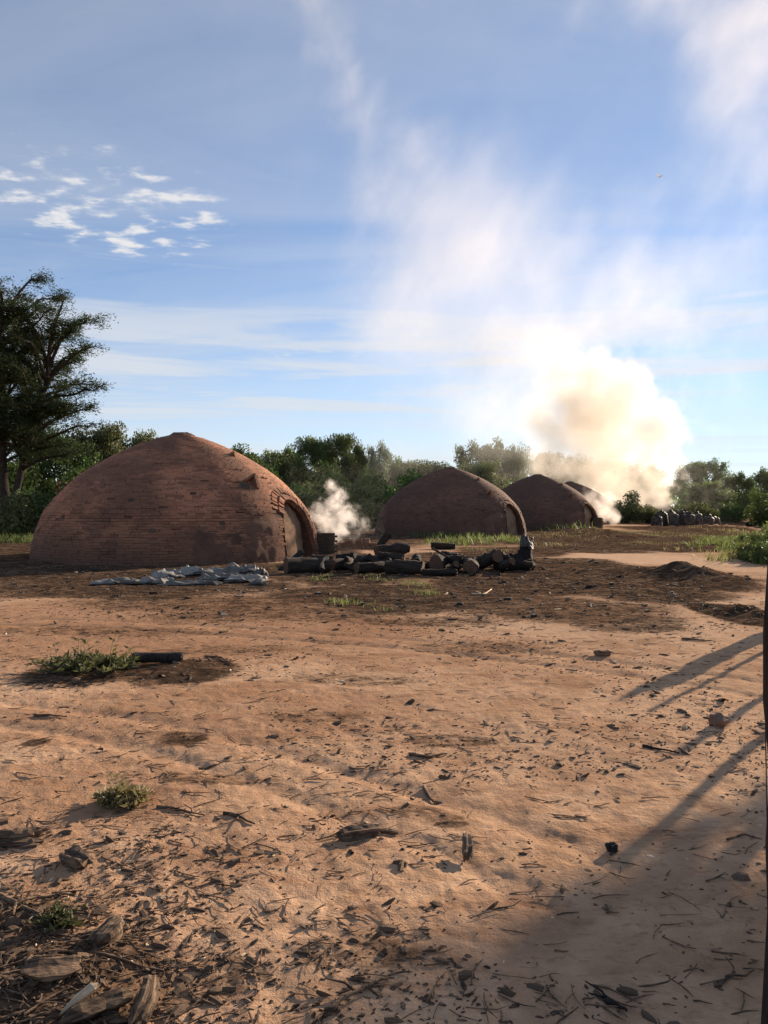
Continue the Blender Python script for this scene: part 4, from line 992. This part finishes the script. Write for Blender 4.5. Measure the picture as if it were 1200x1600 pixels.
branch('pale curved branch on the ground at the bottom, middle', [(505, 1597), (530, 1578), (560, 1560), (608, 1537)], .011, 617, m_split, lift=.012)
branch('dark forked twig near the short black log', [(320, 1027), (345, 1030), (365, 1042)], .014, 618)
branch('bent dark stick at the left middle, right of the dry weed tuft', [(245, 1262), (280, 1268), (318, 1278)], .009, 619)
branch('dark knobbly twig on the sand, centre left', [(350, 1276), (375, 1280), (398, 1292)], .010, 620)
branch('curved root-like twig loop at the lower left edge', [(18, 1435), (22, 1425), (60, 1412), (112, 1400)], .008, 621, m_split, lift=.02)
branch('long dark branch across the lower left bark scraps', [(0, 1405), (40, 1425), (75, 1442)], .010, 622)
branch('thin long twig under the bark scraps, lower left', [(150, 1508), (200, 1514), (255, 1520)], .006, 623)
branch('dark twig nest strand near the centre of the yard', [(640, 1178), (668, 1184), (700, 1178)], .012, 624)
branch('short stick pointing up the slope, centre right of the yard', [(660, 1228), (680, 1250)], .012, 625)
branch('pale thin branch lying in front of the log pile', [(738, 928), (756, 930), (768, 922)], .02, 626, m_palechip)
branch('dark stick lying on pale sand near the dark ash patch', [(1065, 1000), (1090, 1003), (1112, 1005)], .014, 627, side=False)
branch('curved twig in the shade at the right bottom', [(1135, 1315), (1165, 1306), (1192, 1312)], .006, 628, m_split)
branch('dark twig in the shade at the bottom right', [(1120, 1535), (1135, 1528), (1150, 1518)], .008, 629)
branch('stubby dark stick in the shade at the bottom right, farther left', [(945, 1565), (962, 1572), (980, 1580)], .010, 630, m_charred)
branch('short dark twig at the far left, level with the weed clump shadow', [(52, 1122), (80, 1123), (104, 1124)], .012, 631, side=False)
branch('thin forked twig pointing left on the centre left soil', [(310, 1200), (335, 1196), (360, 1190)], .008, 632)

# litter: 300 nearest chips are objects, the rest is one mesh of scraps
def litter():
    rv = np.random.default_rng(99); rn = random.Random(99)
    N = 52000
    d = 2.0 + 21.0 * rv.random(N) ** 1.9; lat = rv.uniform(-.58, .58, N); x = lat * d; y = d
    dens = .12 + .95 * sstep(vnoise(x * .8, y * .8, 81), -.15, .35) + .8 * vnoise(x * 2.6, y * 2.6, 82) + patches(x, y, CHAR_SHADE) * 1.3
    corner = np.exp(-(((x + 1.15) / .6) ** 2 + ((y - 2.7) / .7) ** 2)); dens = dens + corner * 1.3
    keep = rv.random(N) * 1.9 < dens
    x, y, corner = x[keep], y[keep], corner[keep]; n = len(x)
    size = .0048 * (rv.pareto(2.3, n) + 1) * (1 + .05 * y) * (1 + .25 * corner); size = np.minimum(size, .022 + .0040 * y)
    asp = rv.uniform(.18, .75, n); th = rv.uniform(.10, .35, n); rz = rv.normal(0, .9, n); tl = rv.normal(0, .25, n); ro = rv.normal(0, .35, n)
    z = gz(x, y); score = size / y
    order = np.argsort(-score); top = order[:300]; rest = order[300:]
    tm = []
    for k in range(8):
        r2 = random.Random(900 + k); tm.append(chunk(r2, 1, 1, 1, n=2 + k % 2, sides=5, blunt=k % 2 == 0))
    arr = [np.array(b.v) for b in tm]
    meshes = [b.mesh('wood_chip', m_chip) for b in tm]
    for i in top:
        k = rn.randrange(8); o = link('wood_chip', meshes[k]); L = float(size[i]) * 2
        o.scale = (L, L * float(asp[i]), L * float(th[i]) + .004); o.location = (float(x[i]), float(y[i]), float(z[i]) + L * float(th[i]) * .15); o.rotation_euler = (float(ro[i]), float(tl[i]), float(rz[i]))
        fx, fy = float(x[i]), float(y[i]); sx_, sy_ = 600 + FPX * fx / fy, HY + FPX * EYE / fy
        shape = 'long thin' if asp[i] < .32 else ('broad flat' if th[i] < .2 else 'stubby')
        zone = ('in the bark scraps of the lower left corner' if sx_ < 330 and sy_ > 1330 else 'near the dry weed tuft on the left' if sx_ < 400 and sy_ > 1150 else 'in the soft tree shade at the lower right' if sx_ > 700 and sy_ > 1420
                else 'between the pole shadows at the right' if sx_ > 900 else 'on bare sand near the upright split piece' if sy_ > 1200 and sx_ > 640 else 'on bare sand near the thick bark piece' if sy_ > 1200 else 'on the sand between the weed clump and the logs')
        tag(o, 'dark ' + shape + ' wood chip ' + zone, 'wood chip', 'loose wood chips scattered on the yard')
    def bulk(idx, mt, name, label, zl=.15):
        Vs = []; Fs = []; base = 0; VV = {}
        quads = [[f for f in b.f if len(f) == 4] for b in tm]
        for i in idx:
            k = rn.randrange(8); L = size[i] * 2; A = arr[k] * np.array([L, L * asp[i], L * th[i] + .003])
            cr, sr, ct, s_t, cz, sz = math.cos(ro[i]), math.sin(ro[i]), math.cos(tl[i]), math.sin(tl[i]), math.cos(rz[i]), math.sin(rz[i])
            Rx = np.array([[1, 0, 0], [0, cr, -sr], [0, sr, cr]]); Ry = np.array([[ct, 0, s_t], [0, 1, 0], [-s_t, 0, ct]]); Rz = np.array([[cz, -sz, 0], [sz, cz, 0], [0, 0, 1]])
            Vs.append(A @ (Rz @ Ry @ Rx).T + np.array([x[i], y[i], z[i] + L * th[i] * zl])); Fs.append(np.array(quads[k]) + base); base += len(A)
        return tag(link(name, np_mesh(name, np.concatenate(Vs), np.concatenate(Fs), mt)), label, kind='stuff')
    rest = rng_shuffle(rv, rest); c = int(len(rest) * .96)
    bulk(rest[:c], m_chip, 'litter', 'small dark wood scraps strewn over the yard'); bulk(rest[c:], m_palechip, 'litter', 'small pale wood splinters strewn over the yard')
def rng_shuffle(rv, a):
    a = a.copy(); rv.shuffle(a); return a
litter()
def twigs():
    rv = np.random.default_rng(17); rn = random.Random(17); b = MB()
    n = 0
    while n < 2800:
        d = 2.1 + 15 * rv.random() ** 1.7; x = rv.uniform(-.56, .56) * d
        p = .25 + 1.2 * max(0, float(vnoise(x * 1.1, d * 1.1, 83))) + float(patches(np.array([x]), np.array([d]), CHAR_SHADE)[0]) + 1.5 * math.exp(-(((x + 1.15) / .6) ** 2 + ((d - 2.7) / .7) ** 2))
        if rn.random() * 1.5 > p: continue
        L = rn.uniform(.03, .16) * (1 + .02 * d); a = rn.gauss(0, .9); r = rn.uniform(.0012, .0035) * (1 + .05 * d); z = g1(x, d); k = rn.uniform(-.5, .5)
        pts = [(x + (f - .5) * L * math.cos(a) - k * L * f * (1 - f) * math.sin(a), d + (f - .5) * L * math.sin(a) + k * L * f * (1 - f) * math.cos(a), z + r + .012 * f * rn.random()) for f in (0, .35, .7, 1)]
        b.tube(pts, [r, r * .9, r * .8, r * .4], 4, False, .2, rn); n += 1
    tag(link('twig_litter', b.mesh('twig_litter', m_chip)), 'thin dark twigs strewn over the yard', kind='stuff')
twigs()
# ash and charcoal fragments in the blackened zone
def coal():
    rv = np.random.default_rng(31); V = []; F_ = []; base = 0; box = np.array([(a, b_, c) for a in (-.5, .5) for b_ in (-.5, .5) for c in (-.5, .5)])
    N = 10000; y = 11 + 34 * rv.random(N) ** 1.4; x = rv.uniform(-.45, .58, N) * y; c = patches(x, y, CHAR_SHADE); keep = rv.random(N) * 1.1 < c ** 2; x, y = x[keep], y[keep]; z = gz(x, y)
    for i in range(len(x)):
        s_ = .012 * (rv.pareto(2.6) + 1); s_ = min(s_, .075); a = rv.random() * 6.28; ca, sa = math.cos(a), math.sin(a)
        A = (box + rv.uniform(-.22, .22, (8, 3))) * np.array([s_ * 1.6, s_, s_ * .8]); A = A @ np.array([[ca, sa, 0], [-sa, ca, 0], [0, 0, 1]]) + np.array([x[i], y[i], z[i] + s_ * .25])
        V.append(A); F_.append(BF + base); base += 8
    tag(link('charcoal_litter', np_mesh('charcoal_litter', np.concatenate(V), np.concatenate(F_), m_coal)), 'black charcoal crumbs over the dark ground', kind='stuff')
coal()

# ------------------------------------------------------------------ bird
def bird(px, py, d):
    o = thing('bird', 'tiny white bird gliding high in the blue right of the smoke', 'bird', (at(px, d), d, up_at(py, d)), rad(25)); 
    b = MB(); b.tube([(0, -.20, 0), (0, -.14, .01), (0, -.02, .015), (0, .12, .01), (0, .2, .02), (0, .25, .025)], [.012, .035, .06, .05, .032, .012], 8); link('body', b.mesh('body', m_bird, True), o)
    for sg in (-1, 1):
        wv_ = MB(); top_ = [(sg * .03, .10, .02), (sg * .22, .15, .13), (sg * .42, .06, .22), (sg * .40, .0, .20), (sg * .2, -.03, .10), (sg * .03, -.06, .015)]
        lo = [(a, b_, c - .012) for a, b_, c in top_]; k = 6
        wv_.add(top_ + lo, [tuple(range(k)), tuple(reversed(range(k, 2 * k)))] + [(i, (i + 1) % k, k + (i + 1) % k, k + i) for i in range(k)]); link('wing', wv_.mesh('wing', m_bird), o)
    t_ = MB(); t_.add([(-.03, -.18, 0), (.03, -.18, 0), (.06, -.30, 0), (-.06, -.30, 0), (0, -.24, .012)], [(0, 1, 4), (1, 2, 4), (2, 3, 4), (3, 0, 4), (0, 3, 2, 1)]); link('tail', t_.mesh('tail', m_bird), o)
    k_ = MB(); k_.tube([(0, .24, .025), (0, .29, .02)], [.010, .002], 5); link('beak', k_.mesh('beak', m_beak), o)
bird(1031, 277, 62.0)

# ------------------------------------------------------------------ smoke
def smoke(name, label, puffs, d, res, dens, col, aniso, amp, nscale, fray, edge=.22, seed=0.0, depth=.8, group='smoke rising from the kilns', streak=None, rough=.62, grow=1.25):
    """puffs: photo column, row, radius (photo px at distance d), weight, extra depth in metres -> spheres in the yard"""
    k_ = d / FPX; S = []
    for px, py, r, w_, dy in puffs: S.append((at(px, d) * (1 + dy / d), d + dy, up_at(py, d) + (up_at(py, d) - EYE) * dy / d, r * k_ * grow, w_))
    A = np.array(S); pad = amp * 1.1
    lo = (A[:, :3] - A[:, 3:4] * np.array([1, depth, 1])).min(0) - pad; hi = (A[:, :3] + A[:, 3:4] * np.array([1, depth, 1])).max(0) + pad
    org = A[:, :3].mean(0)
    v = bpy.data.volumes.new(name); o = link(name, v)
    tag(o, label, 'smoke', group); o.location = org
    ng = bpy.data.node_groups.new(name, 'GeometryNodeTree')
    ng.interface.new_socket('Geometry', in_out='INPUT', socket_type='NodeSocketGeometry'); ng.interface.new_socket('Geometry', in_out='OUTPUT', socket_type='NodeSocketGeometry')
    g = NT(ng); pos = g.n('GeometryNodeInputPosition')
    ps = g.vm('ADD', pos, (seed * 13.7, seed * 5.1, seed * 3.3))
    if streak is not None:
        ps = g.n('ShaderNodeVectorRotate', {'Vector': ps, 'Axis': (0, 1, 0), 'Angle': rad(streak[0])}, rotation_type='AXIS_ANGLE')
        ps = g.vm('MULTIPLY', ps, (1.0, 1.0, streak[1]))
    wn = g.n('ShaderNodeTexNoise', {'Vector': ps, 'Scale': nscale, 'Detail': 6.0, 'Roughness': rough}, 'Color')
    off = g.vm('MULTIPLY', g.vm('SUBTRACT', wn, (.5, .5, .5)), (amp * 4.4,) * 3)
    q = g.vm('ADD', pos, off); f = None
    for x, y, z, r, w_ in S:
        dv = g.vm('SUBTRACT', q, tuple(np.array([x, y, z]) - org)); dv = g.vm('MULTIPLY', dv, (1 / r, 1 / (r * depth), 1 / r))
        e = g.math('MULTIPLY', g.math('SUBTRACT', 1.0, g.vm('LENGTH', dv, out='Value'), clamp=True), w_)
        f = e if f is None else g.n('ShaderNodeMath', {0: f, 1: e, 2: .16}, operation='SMOOTH_MAX')
    fb = g.n('ShaderNodeTexNoise', {'Vector': ps, 'Scale': nscale * 2.1, 'Detail': 7.0, 'Roughness': rough + .03}, 'Fac')
    f2 = g.math('ADD', f, g.math('MULTIPLY', g.math('SUBTRACT', fb, .5), fray))
    f2 = g.n('ShaderNodeMapRange', {'Value': f2, 'From Min': .12, 'From Max': .12 + edge, 'To Min': 0.0, 'To Max': 1.0})
    f2 = g.math('MULTIPLY', f2, g.n('ShaderNodeMapRange', {'Value': f, 'From Min': .02, 'From Max': .2}))
    f2 = g.math('MULTIPLY', f2, g.math('MAXIMUM', g.math('MULTIPLY', f, 1.6), .25))
    vc = g.n('GeometryNodeVolumeCube', {'Density': f2, 'Background': 0.0, 'Min': tuple(lo - org), 'Max': tuple(hi - org)}, None)
    for ax, q_ in zip('XYZ', (hi - lo) / res): vc.inputs['Resolution ' + ax].default_value = max(8, int(q_))
    m, t = mat(name); 
    pv = t.n('ShaderNodeVolumePrincipled', {'Color': col, 'Density': dens, 'Anisotropy': aniso}); finish(t, vol=pv)
    sm = g.n('GeometryNodeSetMaterial', {'Geometry': vc.outputs[0], 'Material': m}); g.n('NodeGroupOutput', {0: sm}, None)
    v.materials.append(m); md = o.modifiers.new('density', 'NODES'); md.node_group = ng
    return o
smoke('smoke_puff', 'small white smoke puff rising from the flue of the nearest kiln', [(518, 840, 11, 1, 0), (530, 826, 20, 1, 0), (508, 814, 22, 1, 0), (540, 806, 22, 1, .1), (520, 790, 19, 1, 0), (527, 772, 16, 1, 0), (518, 760, 13, 1, 0), (566, 820, 16, .55, .2), (488, 806, 18, .65, 0), (556, 835, 12, .5, .2), (500, 795, 14, .7, 0)],
      26.2, .032, 2.1, c4(.985, .965, .94), .30, .30, 2.9, 1.15, .50, seed=1, rough=.74, grow=1.22)
smoke('smoke_puff', 'small pinkish smoke puff at the right foot of the third kiln', [(945, 797, 17, 1, 0), (958, 806, 12, .9, 0), (935, 790, 14, 1, 0), (950, 780, 18, .7, 0), (925, 775, 18, .5, 0)], 60.5, .12, 1.2, c4(.99, .94, .89), .30, .45, .9, .7, .3, seed=2, rough=.68)
smoke('smoke_plume', 'thick white billowing smoke column rising beyond the farthest kilns',
      [(1033, 794, 13, 1.8, 0), (1030, 778, 20, 1.8, 0), (1022, 752, 32, 1.6, 0), (1000, 790, 16, 1.3, 0), (970, 792, 18, 1.2, 1), (1000, 765, 30, 1.3, 0), (1025, 715, 36, 1.4, 1), (1030, 690, 40, 1, -1), (1010, 675, 46, 1, 0), (1035, 655, 32, 1, 2), (965, 640, 60, 1, 0), (905, 640, 55, 1, -1), (865, 675, 46, .9, -1), (840, 650, 40, .8, 0), (950, 705, 58, 1, 0), (905, 725, 45, .8, 0), (985, 760, 40, 1.1, 0), (940, 745, 46, 1, 1),
       (935, 770, 40, .7, 2), (925, 590, 48, 1, 0), (880, 605, 44, .9, 0), (850, 715, 42, .55, 1), (985, 600, 48, .8, 2), (1040, 735, 26, .9, 0), (930, 660, 70, 1, 2)],
      92.0, .28, .32, c4(.962, .920, .845), .24, 2.3, .25, 1.15, .34, seed=3, rough=.72)
smoke('smoke_veil', 'wide thin drifting veil of smoke spreading up the sky from the column',
      [(1000, 540, 70, .5, 9), (1050, 520, 90, .7, 9), (930, 490, 100, .7, 7), (1000, 440, 110, .8, 3), (850, 560, 120, .9, 8), (850, 450, 120, .85, 0), (760, 520, 130, .8, -2), (700, 430, 120, .75, -3), (640, 520, 110, .6, -4), (620, 380, 90, .75, -5), (605, 310, 80, .85, -5), (650, 250, 75, .75, -5),
       (740, 300, 110, .55, -4), (590, 430, 75, .65, -5), (700, 620, 100, .55, 0), (790, 640, 110, .8, 8), (620, 725, 70, .5, -2), (690, 715, 60, .45, 0), (780, 720, 70, .55, 9), (760, 400, 150, .8, -1), (680, 350, 120, .75, -3), (800, 330, 130, .55, 0), (650, 470, 130, .8, -3), (720, 580, 120, .7, -1), (560, 190, 58, .7, -7), (527, 130, 50, .72, -8), (497, 70, 50, .72, -9), (478, 5, 52, .78, -10), (465, -60, 60, .8, -10), (900, 380, 110, .6, 2), (1100, 440, 100, .6, 4), (840, 710, 60, .6, 9), (960, 740, 80, .5, 10),
       (1160, 130, 110, .7, 0), (1190, 230, 110, .65, 2), (1120, 30, 100, .7, -2), (1060, -60, 110, .85, -2), (1200, 30, 120, .8, 0), (1110, 300, 90, .5, 2), (920, 10, 60, .5, -3), (1160, 400, 100, .55, 4), (1130, 560, 90, .5, 9), (1160, 490, 100, .5, 8), (1000, 330, 100, .45, 4)],
      90.0, .48, .074, c4(.965, .945, .895), .20, 4.6, .115, .80, .95, seed=4, streak=(-32, .55), rough=.76, grow=1.35)
